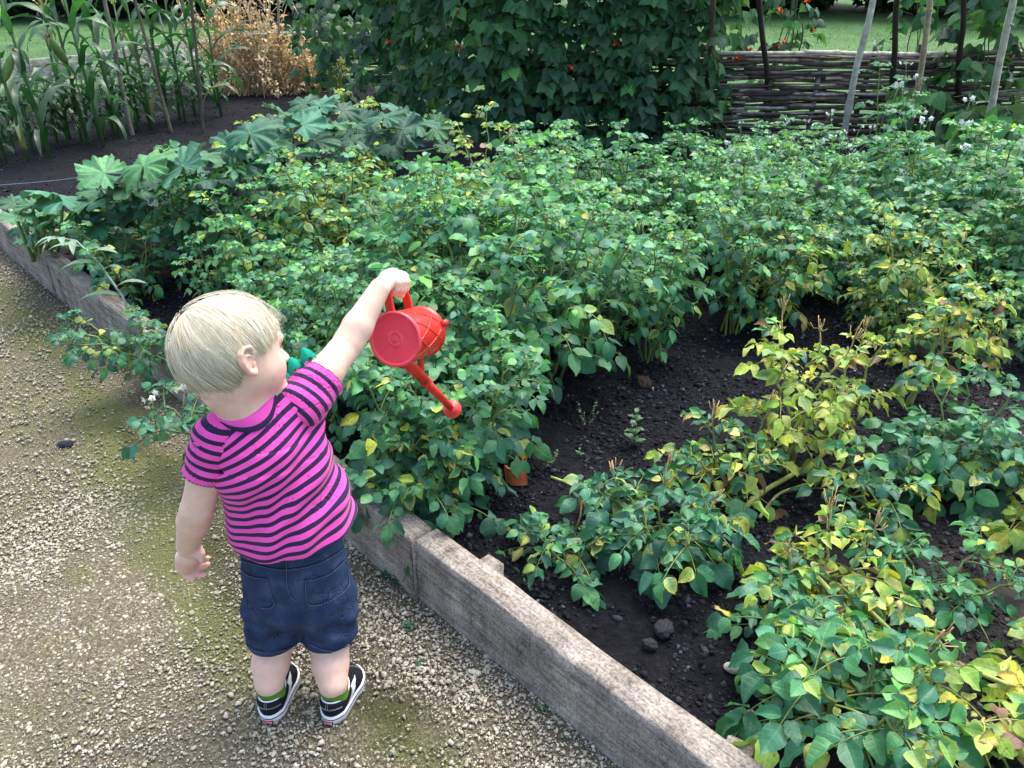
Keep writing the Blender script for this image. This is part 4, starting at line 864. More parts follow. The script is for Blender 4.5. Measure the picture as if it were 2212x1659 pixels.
for i,(v,h,w_,n,lab) in enumerate([((490,205),.80,.22,26,'straw-brown dried pea plant at the left end, next to the corn'),((550,205),.92,.24,38,'tallest straw-brown dried pea plant in the middle'),((610,203),.52,.26,34,'straw-brown dried pea plant around the upright stake'),((655,198),.44,.22,24,'straw-brown dried pea plant beside the thick pale stake')]):
    plant('pea_plant',lab,'pea plant',drypea(600+i,h,w_,n,BR),P(*v,z=SOIL),group='dried pea plants')
plant('pea_plant','yellowing green pea plant on the short wattle panel right of the brown ones','pea plant',drypea(610,.42,.4,34,[(.30,.34,.12),(.42,.40,.16),(.20,.28,.10)]),P(700,190,z=SOIL))
# ------------------------------------------------------------------ trees and bin beyond the lawn
def shrub(seed,rx,rz,n):
    rnd.seed(seed); lv,st=MB(),MB(); rr=np.random.default_rng(seed)
    for k in range(5): tube(st,[V3(0,0,-.1),V3(rr.normal(0,.3),rr.normal(0,.2),rz*.8),V3(rr.normal(0,.9),rr.normal(0,.4),rz*1.7)],[.07,.05,.01],6,(.06,.05,.04))
    d=rr.normal(0,1,(n,3)); d/=np.linalg.norm(d,axis=1)[:,None]; lob=1+.3*np.sin(d[:,0]*5+seed)*np.cos(d[:,2]*6); r=rr.uniform(.55,1.0,n)**.5
    c=np.stack([d[:,0]*rx*lob*r,d[:,1]*rx*.7*lob*r,np.maximum(.02,rz+d[:,2]*rz*1.05*r)],-1); s=rr.uniform(.05,.12,n)[:,None]
    u=rr.normal(0,1,(n,3)); u/=np.linalg.norm(u,axis=1)[:,None]; w_=np.cross(u,rr.normal(0,1,(n,3))); w_/=np.linalg.norm(w_,axis=1)[:,None]
    v=np.stack([c-u*s,c-w_*s*.5,c+u*s,c+w_*s*.5],1).reshape(-1,3); g=np.clip(rr.lognormal(0,.4,n),.4,3)[:,None]*np.array([.018,.038,.020]); lv.add(v,np.arange(4*n).reshape(-1,4),np.repeat(g,4,0),np.tile([[0,.5],[.5,0],[1,.5],[.5,1]],(n,1))); return [('foliage',lv,'bean'),('branches',st,'stem')]
sp0=[plant('shrub','x','shrub',shrub(700+k,2.0,1.3,11000),(0,0,-30)) for k in range(3)]
SL=[(-9.6,16.2,'dark shrub beyond the lawn at the left edge'),(-7.4,16.6,'dark shrub above the pale leaning stake'),(-5.2,16.8,'dark shrub behind the tops of the corn'),(-3.1,17.0,'dark shrub above the straw-brown peas'),(-1.0,17.0,'dark shrub left of the bean wall'),(3.4,18.2,'dark shrub behind the red-flowered beans'),(5.6,18.3,'dark shrub beside the black bin'),(8.0,17.2,'dark shrub above the lawn between the poles'),(10.2,16.4,'dark shrub in the top right corner')]
for i,(x,y,lab) in enumerate(SL):
    loc=(x,y,-.1); 
    if i<3: o=sp0[i]; o.location=loc; o['label']=lab; o['group']='dark shrubs beyond the lawn'
    else: dup(sp0[i%3],loc,rnd.uniform(0,6),rnd.uniform(1.15,1.35),lab,'dark shrubs beyond the lawn')
q=P(1600,24,z=-.06); t=thing('bin','black plastic bin at the top edge beyond the lawn','bin',q); M['black']=simple('black_plastic',(.012,.012,.016),.4,.4,30,.2,.1,.002)
mb=MB(); box(mb,(-.36,-.3,0),(.36,.3,.72),bev=.03); mb.build('bin_body',M['black'],t,smooth=False); mb=MB(); box(mb,(-.39,-.33,.722),(.39,.33,.80),bev=.03); mb.build('lid',M['black'],t,smooth=False)
# ------------------------------------------------------------------ distance-field modelling for the child
class Cap:      # rounded cone
    def __init__(s,a,b,r0,r1,k=.012): s.a=np.array(a,float); s.b=np.array(b,float); s.r0=r0; s.r1=r1; s.k=k; m=max(r0,r1)+k; s.lo=np.minimum(s.a,s.b)-m; s.hi=np.maximum(s.a,s.b)+m
    def d(s,p):
        ab=s.b-s.a; t=np.clip((p-s.a)@ab/(ab@ab+1e-12),0,1); return np.linalg.norm(p-s.a-t[...,None]*ab,axis=-1)-(s.r0+(s.r1-s.r0)*t)
class Ell:
    def __init__(s,c,r,R=None,k=.012): s.c=np.array(c,float); s.r=np.array(r,float); s.R=np.eye(3) if R is None else np.asarray(R); s.k=k; m=max(r)+k; s.lo=s.c-m; s.hi=s.c+m
    def d(s,p):
        q=(p-s.c)@s.R.T; a=np.linalg.norm(q/s.r,axis=-1); b=np.linalg.norm(q/s.r**2,axis=-1); return a*(a-1)/(b+1e-9)
BIG=.03
def smin(a,b,k):
    h=np.clip(.5+.5*(b-a)/k,0,1); return b+(a-b)*h-k*h*(1-h)
def evalp(prims,p):
    f=np.full(p.shape[:-1],BIG)
    for q in prims: f=smin(f,np.minimum(q.d(p),BIG),q.k)
    return f
def field(prims,h,pad=.02):
    lo=np.min([q.lo for q in prims],0)-pad; hi=np.max([q.hi for q in prims],0)+pad; n=np.ceil((hi-lo)/h).astype(int)+1
    f=np.full(n,BIG,np.float32)
    for q in prims:
        i0=np.maximum(((q.lo-.035-lo)/h).astype(int),0); i1=np.minimum(((q.hi+.035-lo)/h).astype(int)+2,n); sl=tuple(slice(a,b) for a,b in zip(i0,i1))
        g=np.stack(np.meshgrid(*[lo[i]+h*np.arange(i0[i],i1[i]) for i in range(3)],indexing='ij'),-1); f[sl]=smin(f[sl],np.minimum(q.d(g),BIG),q.k)
    return lo,f
def gridpts(lo,f,h): return np.stack(np.meshgrid(*[lo[i]+h*np.arange(f.shape[i]) for i in range(3)],indexing='ij'),-1)
def nets(lo,f,h):
    ins=f<0; c=np.zeros(tuple(np.array(f.shape)-1),np.int8)
    for i in (0,1):
        for j in (0,1):
            for k in (0,1): c+=ins[i:f.shape[0]-1+i,j:f.shape[1]-1+j,k:f.shape[2]-1+k]
    mk=(c>0)&(c<8); idx=-np.ones(c.shape,int); I=np.argwhere(mk); idx[mk]=np.arange(len(I)); acc=np.zeros((len(I),3)); cnt=np.zeros(len(I))
    cor=[(i,j,k) for i in (0,1) for j in (0,1) for k in (0,1)]
    for a in cor:
        for ax in range(3):
            if a[ax]: continue
            b=list(a); b[ax]=1; A=f[tuple((I+a).T)]; B=f[tuple((I+b).T)]; x=(A<0)!=(B<0); t=np.where(x,A/(A-B+1e-12),0); p=np.array(a)+0*I; p=p.astype(float); p[:,ax]+=t; acc[x]+=p[x]; cnt+=x
    v=lo+h*(I+acc/np.maximum(cnt,1)[:,None]); fs=[]
    for ax in range(3):
        o=[i for i in range(3) if i!=ax]; s0=[slice(None)]*3; s1=[slice(None)]*3; s0[ax]=slice(0,-1); s1[ax]=slice(1,None)
        x=ins[tuple(s0)]!=ins[tuple(s1)]; E=np.argwhere(x); E=E[(E[:,o[0]]>0)&(E[:,o[1]]>0)]
        q=[]
        for d0,d1 in ((1,1),(0,1),(0,0),(1,0)):
            e=E.copy(); e[:,o[0]]-=d0; e[:,o[1]]-=d1; q.append(idx[tuple(e.T)])
        q=np.stack(q,1); fl=ins[tuple(E.T)]; 
        if ax==1: fl=~fl
        q[~fl]=q[~fl][:,::-1]; fs.append(q)
    q=np.concatenate(fs); return v,q[(q>=0).all(1)]
def relax(v,q,it=2,lam=.5):
    e=np.concatenate([q[:,[0,1]],q[:,[1,2]],q[:,[2,3]],q[:,[3,0]]]); n=np.zeros(len(v)); np.add.at(n,e[:,0],1); np.add.at(n,e[:,1],1)
    for _ in range(it):
        a=np.zeros_like(v)
        for i in range(3): a[:,i]=np.bincount(e[:,0],v[e[:,1],i],len(v))+np.bincount(e[:,1],v[e[:,0],i],len(v))
        v=v+lam*(a/n[:,None]-v)
    return v
def grad(prims,p,e=.0015):
    g=np.stack([evalp(prims,p+np.eye(3)[i]*e)-evalp(prims,p-np.eye(3)[i]*e) for i in range(3)],-1); return g/(np.linalg.norm(g,axis=-1)[...,None]+1e-9)
def drape(prims,p,dr,off=.001,far=.12):
    """slide points p along dr (towards the surface) until they lie on it"""
    p=np.array(p,float)-np.asarray(dr)*far; 
    for _ in range(60): d=evalp(prims,p)-off; p=p+np.asarray(dr)*np.clip(d,-.004,.02)[:,None]*.9
    return p

# ------------------------------------------------------------------ the child: joints
YC=1.07
HEL,HER=P(581,1565,z=0),P(711,1567,z=0)
def footdir(a): return V3(math.sin(a),math.cos(a),0)
FDL,FDR=footdir(math.radians(4)),footdir(math.radians(14))
ANL,ANR=HEL+FDL*.036+V3(0,0,.075),HER+FDR*.036+V3(0,0,.075)
HIPL,HIPR=P(592,1275,Y=1.075),P(700,1268,Y=1.09)
PEL=(HIPL+HIPR)/2; 
KNL,KNR=P(590,1395,Y=1.075),P(712,1392,Y=1.08)
BEL=P(634,1110,Y=1.08); CHE=P(583,985,Y=1.075); UCH=P(563,925,Y=1.075); NKB=P(540,888,Y=1.075)
SHL,SHR=P(467,952,Y=1.045),P(655,868,Y=1.105)
ELL,ELR=P(426,1098,Y=1.03),P(750,745,Y=1.205); WRL,WRR=P(405,1180,Y=1.06),P(821,622,Y=1.275)
HC=P(490,755,Y=1.085)
f_=nrm([.74,.667,-.087]); hu=nrm(np.array([-.20,.30,.91])-f_*np.dot(f_,[-.20,.30,.91])); hr=np.cross(f_,hu); HR=np.stack([f_,hr,hu])
def hd(f,r,u): return HC+f_*f+hr*r+hu*u
side=nrm([.94,.33,0]); fw=nrm([-.33,.94,0]); TR=np.stack([side,fw,V3(0,0,1)])
body=[Ell(PEL+V3(0,0,.0),(.082,.066,.06),TR,.02),Ell(BEL,(.078,.068,.08),TR,.04),Ell(CHE,(.072,.058,.07),TR,.04),Ell(UCH+V3(0,0,-.01),(.06,.045,.035),TR,.03)]
body+=[Cap(UCH,SHL,.034,.032,.03),Cap(UCH,SHR,.034,.032,.03),Cap(UCH,NKB,.038,.034,.02),Cap(NKB,hd(-.018,0,-.055),.034,.036,.02)]
for hp,kn,an in ((HIPL,KNL,ANL),(HIPR,KNR,ANR)):
    calf=kn*.55+an*.45+V3(0,-.006,0); body+=[Cap(hp,kn,.052,.036,.02),Cap(kn,calf,.034,.0335,.01),Cap(calf,an,.0325,.0245,.012)]
# arms, plump, with creases at elbow and wrist
def arm(sh,el,wr,r,cr): 
    m1=sh*.5+el*.5; m2=el*.68+wr*.32; fd_=nrm(wr-el); return [Cap(sh,m1,r[0],r[1],.012),Cap(m1,el-nrm(el-sh)*.003,r[1],r[2]*.95,.010),Cap(el+fd_*.007,m2,r[2]*.99,r[3],.0035),Cap(m2,wr-fd_*.004,r[3],r[4],.007)]
body+=arm(SHL,ELL,WRL,(.031,.028,.0275,.0265,.0195),0)+arm(SHR,ELR,WRR,(.030,.028,.0270,.0255,.0180),0)
# head
body+=[Ell(hd(.002,0,.005),(.078,.068,.072),HR,.01),Ell(hd(.022,0,-.040),(.058,.056,.046),HR,.02),Cap(hd(.040,.026,-.042),hd(.045,.024,-.040),.026,.026,.012),Cap(hd(.040,-.026,-.042),hd(.045,-.024,-.040),.026,.026,.012),
 Cap(hd(.058,0,-.072),hd(.062,0,-.070),.014,.013,.012),Cap(hd(.076,0,-.014),hd(.087,0,-.034),.006,.0085,.008),Cap(hd(.082,.006,-.036),hd(.082,-.006,-.036),.006,.006,.004),
 Cap(hd(.073,.012,-.052),hd(.077,0,-.050),.004,.0055,.004),Cap(hd(.073,-.012,-.052),hd(.077,0,-.050),.004,.0055,.004),Cap(hd(.071,.010,-.058),hd(.075,0,-.060),.004,.0055,.004),Cap(hd(.071,-.010,-.058),hd(.075,0,-.060),.004,.0055,.004),
 Cap(hd(.072,.030,.002),hd(.078,.008,-.002),.008,.007,.010),Cap(hd(.072,-.030,.002),hd(.078,-.008,-.002),.008,.007,.010)]
# ears
for s in (1,-1):
    E0_=hd(.003,s*.0655,-.022); eo=lambda a,u,o: E0_+f_*a*.86+hu*u*.86+hr*s*o*.8
    rim=[eo(.008,.006,.003),eo(.011,.018,.006),eo(.004,.027,.010),eo(-.008,.027,.014),eo(-.016,.017,.016),eo(-.016,.004,.014),eo(-.010,-.008,.010),eo(-.002,-.018,.007),eo(.006,-.021,.004),eo(.008,-.014,.003)]
    body+=[Cap(a,b_,.0032,.0032,.0022) for a,b_ in zip(rim[:-1],rim[1:])]; body+=[Cap(eo(-.004,-.016,.005),eo(.003,-.018,.004),.0055,.0045,.003)]
    Re=frame(f_,up=hr*s-f_*.35*1); body+=[Ell(eo(-.006,.008,.0035),(.016,.020,.0036),np.stack([nrm(f_+hr*s*-.45),hu,nrm(np.cross(nrm(f_+hr*s*-.45),hu))]),.003)]
    inner=[eo(.002,.012,.008),eo(-.007,.014,.0105),eo(-.009,.004,.0095),eo(-.004,-.006,.0075)]; body+=[Cap(a,b_,.0021,.0021,.002) for a,b_ in zip(inner[:-1],inner[1:])]
    body+=[Cap(eo(.008,-.002,.003),eo(.008,-.007,.003),.003,.0028,.002)]
# feet inside the shoes
for hl,fd,an in ((HEL,FDL,ANL),(HER,FDR,ANR)):
    c=hl+fd*.034+V3(0,0,.036); body+=[Cap(an,c,.0245,.0215,.012),Cap(c,hl+fd*.095+V3(0,0,.030),.021,.013,.012)]
# --- left hand, relaxed, palm toward the viewer
def LH(x,y,Y): return P((600+x/5.53)/1.8228,(2050+y/5.53)/1.8228,Y=Y)
y0=1.062
body+=[Cap(LH(710,790,y0),LH(690,980,y0+.004),.0165,.0150,.004),Cap(LH(860,800,y0),LH(800,950,y0+.006),.0165,.0135,.010),Cap(LH(930,640,y0-.004),LH(1010,700,y0-.008),.0130,.0105,.008),Cap(LH(720,1040,y0+.008),LH(930,940,y0+.01),.0098,.0098,.008)]
def chain(pts,r,k=.0022): return [Cap(a,b_,ra,rb,k) for a,b_,ra,rb in zip(pts[:-1],pts[1:],r[:-1],r[1:])]
body+=chain([LH(980,620,y0-.004),LH(1065,740,y0-.012),LH(1085,870,y0-.016)],(.0085,.0066,.0055))
body+=chain([LH(640,1060,y0+.008),LH(740,1195,y0+.008),LH(820,1240,y0+.003),LH(888,1285,y0-.002)],(.0068,.0062,.0056,.0048))
body+=chain([LH(770,1060,y0+.008),LH(860,1130,y0+.008),LH(1000,1165,y0+.000),LH(1120,1190,y0-.004)],(.0068,.0064,.0058,.0050))
body+=chain([LH(870,1000,y0+.010),LH(960,1030,y0+.008),LH(1090,1000,y0+.000),LH(1215,955,y0-.003)],(.0068,.0064,.0058,.0050))
body+=chain([LH(960,900,y0+.014),LH(1060,900,y0+.014),LH(1150,850,y0+.010),LH(1215,812,y0+.006)],(.0066,.0060,.0054,.0048))
# ------------------------------------------------------------------ can frame
BC=P(853,733,Y=1.275); vd=nrm(BC-V3(0,0,H)); rt=nrm(np.cross(vd,V3(0,0,1))); upv=np.cross(rt,vd)
sgn=1
ax=nrm(vd*math.cos(math.radians(27))+(rt*.97+upv*.20)*math.sin(math.radians(27)))
cu=nrm(upv-rt*.07-ax*np.dot(upv-rt*.07,ax)); cr=np.cross(ax,cu); CR,CL=.0485,.118
def cn(a,u,r=0.): return BC+ax*a+cu*u+cr*r
# --- right hand closed over the handle; handle strap top lies along the axis at height HT
HT=.0955
def RH(a,u,r): return cn(a,u,r)
# palm sits over the strap; cr points which way on screen?
sgn=1 if np.dot(cr,rt)>0 else -1      # +sgn*r = to the right on the screen
def rr_(a,u,r): return cn(a,u,sgn*r)
body+=[Cap(WRR,rr_(.036,HT+.014,-.004),.0165,.0160,.004),Cap(rr_(.018,HT+.012,.000),rr_(.054,HT+.013,.002),.0140,.0130,.010),Cap(rr_(.018,HT+.010,.012),rr_(.056,HT+.011,.013),.0095,.0090,.008)]
for i,(aa,ln) in enumerate(((.014,.85),(.027,1.0),(.040,1.06),(.053,.98))):
    r0=.0062 if i else .0058
    body+=chain([rr_(aa,HT+.012,.012),rr_(aa-.001,HT+.002,.0195),rr_(aa-.001,HT-.011*ln,.0150),rr_(aa,HT-.0165*ln,.004),rr_(aa+.001,HT-.0135*ln,-.004)],(r0+.0006,r0,r0-.0003,r0-.0006,r0-.0011),.0008)
body+=chain([rr_(.050,HT+.006,-.010),rr_(.062,HT-.006,-.013),rr_(.060,HT-.017,-.006),rr_(.052,HT-.021,.004)],(.0085,.0074,.0064,.0055),.003)
hs=.0021
lo,f=field(body,hs); bv,bq=nets(lo,f,hs); bv=relax(bv,bq,2,.4)
# skin colouring: only the real flush of cheeks, ears, hands
cc=np.ones((len(bv),3))*np.array([.82,.575,.455])
def flush(c,r,col,a):
    global cc
    w_=a*np.exp(-(np.linalg.norm(bv-c,axis=1)/r)**2)[:,None]; cc=cc*(1-w_)+np.array(col)*w_
flush(hd(.055,.045,-.04),.022,(.74,.38,.31),.6); flush(hd(.055,-.045,-.04),.022,(.74,.38,.31),.6)
flush(LH(1000,1000,y0),.030,(.70,.36,.32),.75); flush(hd(-.01,.07,-.03),.014,(.74,.36,.29),.6); flush(hd(.079,0,-.055),.012,(.62,.25,.22),.8)
m,nt,b=mat('skin'); n=noise(nt,world_pos(nt),90,4); c=mixc(nt,1,att(nt).outputs[0],ramp(nt,n,[(.3,(.94,.92,.91)),(.7,(1.05,1.05,1.05))]),'MULTIPLY'); c=mixc(nt,1,c,ramp(nt,noise(nt,world_pos(nt),22,4,.7),[(.35,(1.0,.90,.88)),(.6,(1.0,1.0,1.0))]),'MULTIPLY'); L(nt,c,b.inputs['Base Color'])
b.inputs['Roughness'].default_value=.5; b.inputs['Specular IOR Level'].default_value=.35; b.inputs['Subsurface Weight'].default_value=.35; b.inputs['Subsurface Radius'].default_value=(.012,.004,.002); b.inputs['Subsurface Scale'].default_value=.6
bump(nt,b,noise(nt,world_pos(nt),700,3),.08,.001); M['skin']=m
root=thing('person','blond toddler in pink and navy striped shirt and dark blue shorts, tipping a watering can','person',(PEL[0],PEL[1],0),world=True)
mb=MB(); mb.add(bv,bq,cc); mb.build('body',M['skin'],root)
# eyes
M['eye']=simple('eye',(1,1,1),.15,.6,20,.02,0,use_att=True)
for s in (1,-1):
    mb=MB(); c=hd(.0585,s*.0265,-.0135); import bmesh; bm=bmesh.new(); bmesh.ops.create_icosphere(bm,subdivisions=3,radius=.0115); vv=np.array([q.co[:] for q in bm.verts]); ff=np.array([[x.index for x in q.verts] for q in bm.faces]); bm.free()
    look=nrm(f_-hu*.35); dt=vv@look/.0115; col=np.where((dt>.95)[:,None],[.01,.01,.012],np.where((dt>.86)[:,None],[.10,.17,.26],[.75,.72,.70])); mb.add(vv+c,ff,col); mb.build('eye',M['eye'],root)
# lashes/brows are part of the hair mesh below
# ------------------------------------------------------------------ hair
W=nrm(HR@np.array([0,0,0])+V3(0,0,0)) if False else None
wl=nrm([-.58,-.22,.78])                         # whorl direction in head axes (back, left, up)
hairR=np.array([.0820,.0725,.0780]); HO=np.array([.002,0,.004])
A_=nrm(np.cross(wl,[0,1,0])); B_=np.cross(wl,A_)
def hairlimit(fz,rz):
    """lowest head-axis height of the hair in direction (forward fz, right rz)"""
    return np.interp(abs(math.atan2(rz,fz)),LIMX,LIMY)
LIMX=[0,.5,.8,1.1,1.3,1.5,1.72,2.0,2.5,3.15]; LIMY=[.020,.018,.010,-.002,-.008,-.004,-.040,-.080,-.100,-.104]
def hairsurf(d,off=0.):
    r=hairR+off; p=HO+d/np.linalg.norm(d/r); 
    # the back of the head hair hangs lower and hugs the neck
    return p
hm=MB(); rs=np.random.default_rng(77); PH=[(.90,.80,.56),(.93,.86,.66),(.84,.70,.44),(.94,.90,.75)]
def hang(al,ph,sw):
    ph=ph+sw*al; return nrm(wl*math.cos(al)+math.sin(al)*(A_*math.cos(ph)+B_*math.sin(ph)))
def strand(ph,off,a0,a1max,wid,col,clump,lift=0.):
    al=a0+.085*np.arange(38); p_=ph+clump*np.sin(al*2.2)+.22*al+.035*np.sin(al*4.5+ph*11); d=wl*np.cos(al)[:,None]+np.sin(al)[:,None]*(A_*np.cos(p_)[:,None]+B_*np.sin(p_)[:,None]); d/=np.linalg.norm(d,axis=1)[:,None]
    r=hairR+off; p=HO+d/np.linalg.norm(d/r,axis=1)[:,None]; az=np.abs(np.arctan2(p[:,1],p[:,0])); lim=np.interp(az,LIMX,LIMY)+lim_j
    bad=np.nonzero((p[:,2]<lim)|(al>a1max))[0]; k=bad[0] if len(bad) else len(p)
    if k<4: return
    pts=p[:k]; t=np.linspace(0,1,k); pts=pts+(pts-HO)/np.linalg.norm(pts-HO,axis=1)[:,None]*(lift*t**2)[:,None]
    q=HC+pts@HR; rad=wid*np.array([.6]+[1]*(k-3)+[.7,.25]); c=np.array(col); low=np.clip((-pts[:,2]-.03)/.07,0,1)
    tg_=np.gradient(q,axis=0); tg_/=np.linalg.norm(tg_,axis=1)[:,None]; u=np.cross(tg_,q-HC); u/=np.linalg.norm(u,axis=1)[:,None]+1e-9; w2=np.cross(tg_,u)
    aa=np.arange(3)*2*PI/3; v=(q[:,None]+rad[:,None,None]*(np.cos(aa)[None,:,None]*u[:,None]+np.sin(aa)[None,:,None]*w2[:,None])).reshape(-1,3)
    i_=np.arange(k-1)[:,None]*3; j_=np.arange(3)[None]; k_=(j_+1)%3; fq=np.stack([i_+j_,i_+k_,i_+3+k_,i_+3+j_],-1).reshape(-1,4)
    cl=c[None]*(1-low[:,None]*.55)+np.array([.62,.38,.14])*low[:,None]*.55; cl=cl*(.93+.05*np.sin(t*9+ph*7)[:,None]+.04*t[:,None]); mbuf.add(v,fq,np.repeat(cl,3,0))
mbuf=hm
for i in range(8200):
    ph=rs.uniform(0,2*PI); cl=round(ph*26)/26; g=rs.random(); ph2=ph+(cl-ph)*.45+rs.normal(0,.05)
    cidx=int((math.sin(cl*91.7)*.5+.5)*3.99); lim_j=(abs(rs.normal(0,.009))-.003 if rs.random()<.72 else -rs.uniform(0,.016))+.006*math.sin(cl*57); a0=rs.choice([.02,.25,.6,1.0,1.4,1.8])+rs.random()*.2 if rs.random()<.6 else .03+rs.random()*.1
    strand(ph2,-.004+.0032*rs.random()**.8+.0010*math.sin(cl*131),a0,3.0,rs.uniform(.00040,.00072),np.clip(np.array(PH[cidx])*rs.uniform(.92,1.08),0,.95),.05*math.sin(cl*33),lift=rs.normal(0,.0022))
for i in range(170):      # flyaways
    lim_j=0; ph=rs.uniform(0,2*PI); strand(ph,.003+.004*rs.random(),rs.uniform(.0,1.2),3.0,.00025,(.88,.84,.70),.2*rs.normal(),lift=rs.uniform(.002,.012))
# scalp cap beneath the strands
caps=[]; nu,nv_=90,60; vs=[]; 
for i in range(nv_):
    for j in range(nu):
        ph=j/nu*2*PI; amax=.02
        al=3.0*i/(nv_-1); lo_,hi_=0,al; d=hang(al,ph,.22); p=hairsurf(d,-.0035); 
        vs.append(p)
vs=np.array(vs).reshape(nv_,nu,3)
for j in range(nu):
    last=None
    for i in range(nv_):
        p=vs[i,j]
        if last is not None: vs[i,j]=last-np.array([0,0,0])+ (0)*p; vs[i,j]=HO+(last-HO)*.97; continue
        if p[2]<hairlimit(p[0],p[1])+.004: last=p.copy(); 
q=HC+vs.reshape(-1,3)@HR; a=(np.arange(nv_-1)[:,None]*nu+np.arange(nu)[None]).ravel(); jn=np.where((a%nu)==nu-1,a-nu+1,a+1); fcs=np.stack([a,jn,jn+nu,a+nu],-1)
capc=np.repeat(np.array([[.80,.68,.45]]),len(q),0); hm.add(q,fcs,capc)
for s in (1,-1):       # brows and lashes
    for i in range(40):
        t=i/39; b0=hd(.0765-.012*t**1.5,s*(.014+.026*t),.002+.004*math.sin(t*3)); hm_col=(.62,.48,.28); tube(hm,[b0,b0+hr*s*.005+hu*.002],.0003,3,hm_col,cap=False)
    for i in range(26):
        t=i/25; b0=hd(.0790-.010*t,s*(.018+.018*t),-.0125); tube(hm,[b0,b0+f_*.0035+hr*s*.0015+hu*.001,b0+f_*.0065+hr*s*.003+hu*.0035],[.0004,.0003,.0002],3,(.16,.09,.04),cap=False)
m,nt,b=mat('hair'); L(nt,mixc(nt,1,att(nt).outputs[0],ramp(nt,noise(nt,world_pos(nt),60,3),[(.35,(.95,.93,.9)),(.65,(1.04,1.04,1.04))]),'MULTIPLY'),b.inputs['Base Color']); b.inputs['Roughness'].default_value=.42; b.inputs['Specular IOR Level'].default_value=.55; b.inputs['Anisotropic'].default_value=.4; M['hair']=m
tr=nt.nodes.new('ShaderNodeBsdfTranslucent'); L(nt,att(nt).outputs[0],tr.inputs[0]); mx=N(nt,'ShaderNodeMixShader',i_0=.2); L(nt,b.outputs[0],mx.inputs[1]); L(nt,tr.outputs[0],mx.inputs[2]); L(nt,mx.outputs[0],nt.nodes['Material Output'].inputs[0])
hm.build('hair',M['hair'],root)

# ------------------------------------------------------------------ shirt
def shell(prims,h,cuts,th=.0035,wr=None,it=2,ex=None):
    lo,f=field(prims,h); g=gridpts(lo,f,h).astype(np.float32)
    if ex is not None: f=np.maximum(f,ex(g).astype(np.float32))
    if wr is not None: f=f+wr(g).astype(np.float32)
    f=np.maximum(f,-(f+th))
    for c,n_ in cuts: f=np.maximum(f,((g-np.asarray(c,np.float32))@np.asarray(n_,np.float32)))
    v,q=nets(lo,f.astype(np.float32),h); return relax(v,q,it,.45),q
HEM=P(641,1137,Y=1.07); hemn=nrm([.10,.0,-1])
st_prims=[Ell(BEL*.5+CHE*.5,(.094,.078,.07),TR,.03),Ell(HEM+V3(0,0,-.02),(.101,.086,.11),TR,.03),Ell(BEL+V3(0,-.002,0),(.095,.080,.085),TR,.04),Ell(CHE+V3(0,0,0),(.090,.070,.075),TR,.04),Ell(UCH+V3(0,0,-.012),(.068,.054,.034),TR,.03),Cap(UCH,SHL,.037,.0355,.028),Cap(UCH,SHR,.037,.0365,.028),Cap(UCH,NKB+V3(0,0,-.01),.044,.041,.015)]
rw=nrm(SHR-PEL); 
def wrink(g):
    x=(g-BEL)@side; z=g[...,2]; y=(g-BEL)@fw
    zr=z-HEM[2]; t=zr/.25
    w_=.0040*np.sin((x*.80-z*1.0)*95+3*np.sin(x*24+1)+y*8)*np.exp(-((zr-.085)/.06)**2)*(.5+.5*np.sin(x*17+z*13))
    w_+=.0032*np.sin((x*.75+y*.5-z)*60+y*20)*np.exp(-((zr-.17)/.07)**2)
    w_+=.0026*np.sin((x*1.5-z*.5)*70)*np.exp(-((zr-.03)/.05)**2)
    return w_
NKc=P(541,884,Y=1.075); nkn=nrm(V3(.05,.30,.95)); 
def cutsh(g):
    f=.0405-Cap(UCH,NKB+(NKB-UCH)*1.5,0,0).d(g)
    for s_,e_ in ((SHL,ELL),(SHR,ELR)):
        d_=nrm(e_-s_); near=np.linalg.norm(g-s_,axis=-1)<.055; f=np.where(near,np.maximum(f,(g-s_)@d_-.027),f)
    return f
tv,tq=shell(st_prims,.0026,[(HEM,hemn),(NKB+V3(0,.0,.030),nrm(V3(-.10,.22,.97)))],.0035,wrink,2,cutsh)
def stripe_s(v):
    x=(v-BEL)@side; z=v[:,2]-HEM[2]; t=(z+.01-.16*x)/(1.0+1.7*x); return t
PER=.0165
sm=MB(); x_=stripe_s(tv); zr=tv[:,2]; jit=.0012*np.sin(tv[:,0]*160)*np.exp(-((tv[:,2]-HEM[2]-.08)/.05)**2)
sm.add(tv,tq,np.stack([x_/PER+jit/PER+.18,np.zeros(len(tv)),np.zeros(len(tv))],1))
m,nt,b=mat('striped_jersey'); sp=N(nt,'ShaderNodeSeparateColor'); L(nt,att(nt).outputs[0],sp.inputs[0]); fr_=mth(nt,'FRACT',mth(nt,'ADD',sp.outputs[0],20.0))
edge=mth(nt,'GREATER_THAN',fr_,.56); isnavy=mth(nt,'MULTIPLY',edge,mth(nt,'SUBTRACT',1,sp.outputs[1])); isnavy=mth(nt,'MAXIMUM',isnavy,sp.outputs[2])
kn=noise(nt,world_pos(nt),900,2); pk=mixc(nt,1,(.90,.095,.47),ramp(nt,kn,[(.3,(.9,.9,.9)),(.7,(1.06,1.06,1.06))]),'MULTIPLY'); nv=mixc(nt,1,(.022,.014,.055),ramp(nt,kn,[(.3,(.8,.8,.8)),(.7,(1.3,1.3,1.3))]),'MULTIPLY')
L(nt,mixc(nt,isnavy,pk,nv),b.inputs['Base Color']); b.inputs['Roughness'].default_value=.85; b.inputs['Specular IOR Level'].default_value=.2; b.inputs['Sheen Weight'].default_value=.15; bump(nt,b,mth(nt,'ADD',kn,mth(nt,'MULTIPLY',noise(nt,world_pos(nt),45,3),3)),.35,.0012); M['shirt']=m
shirt=sm.build('shirt',m,root)
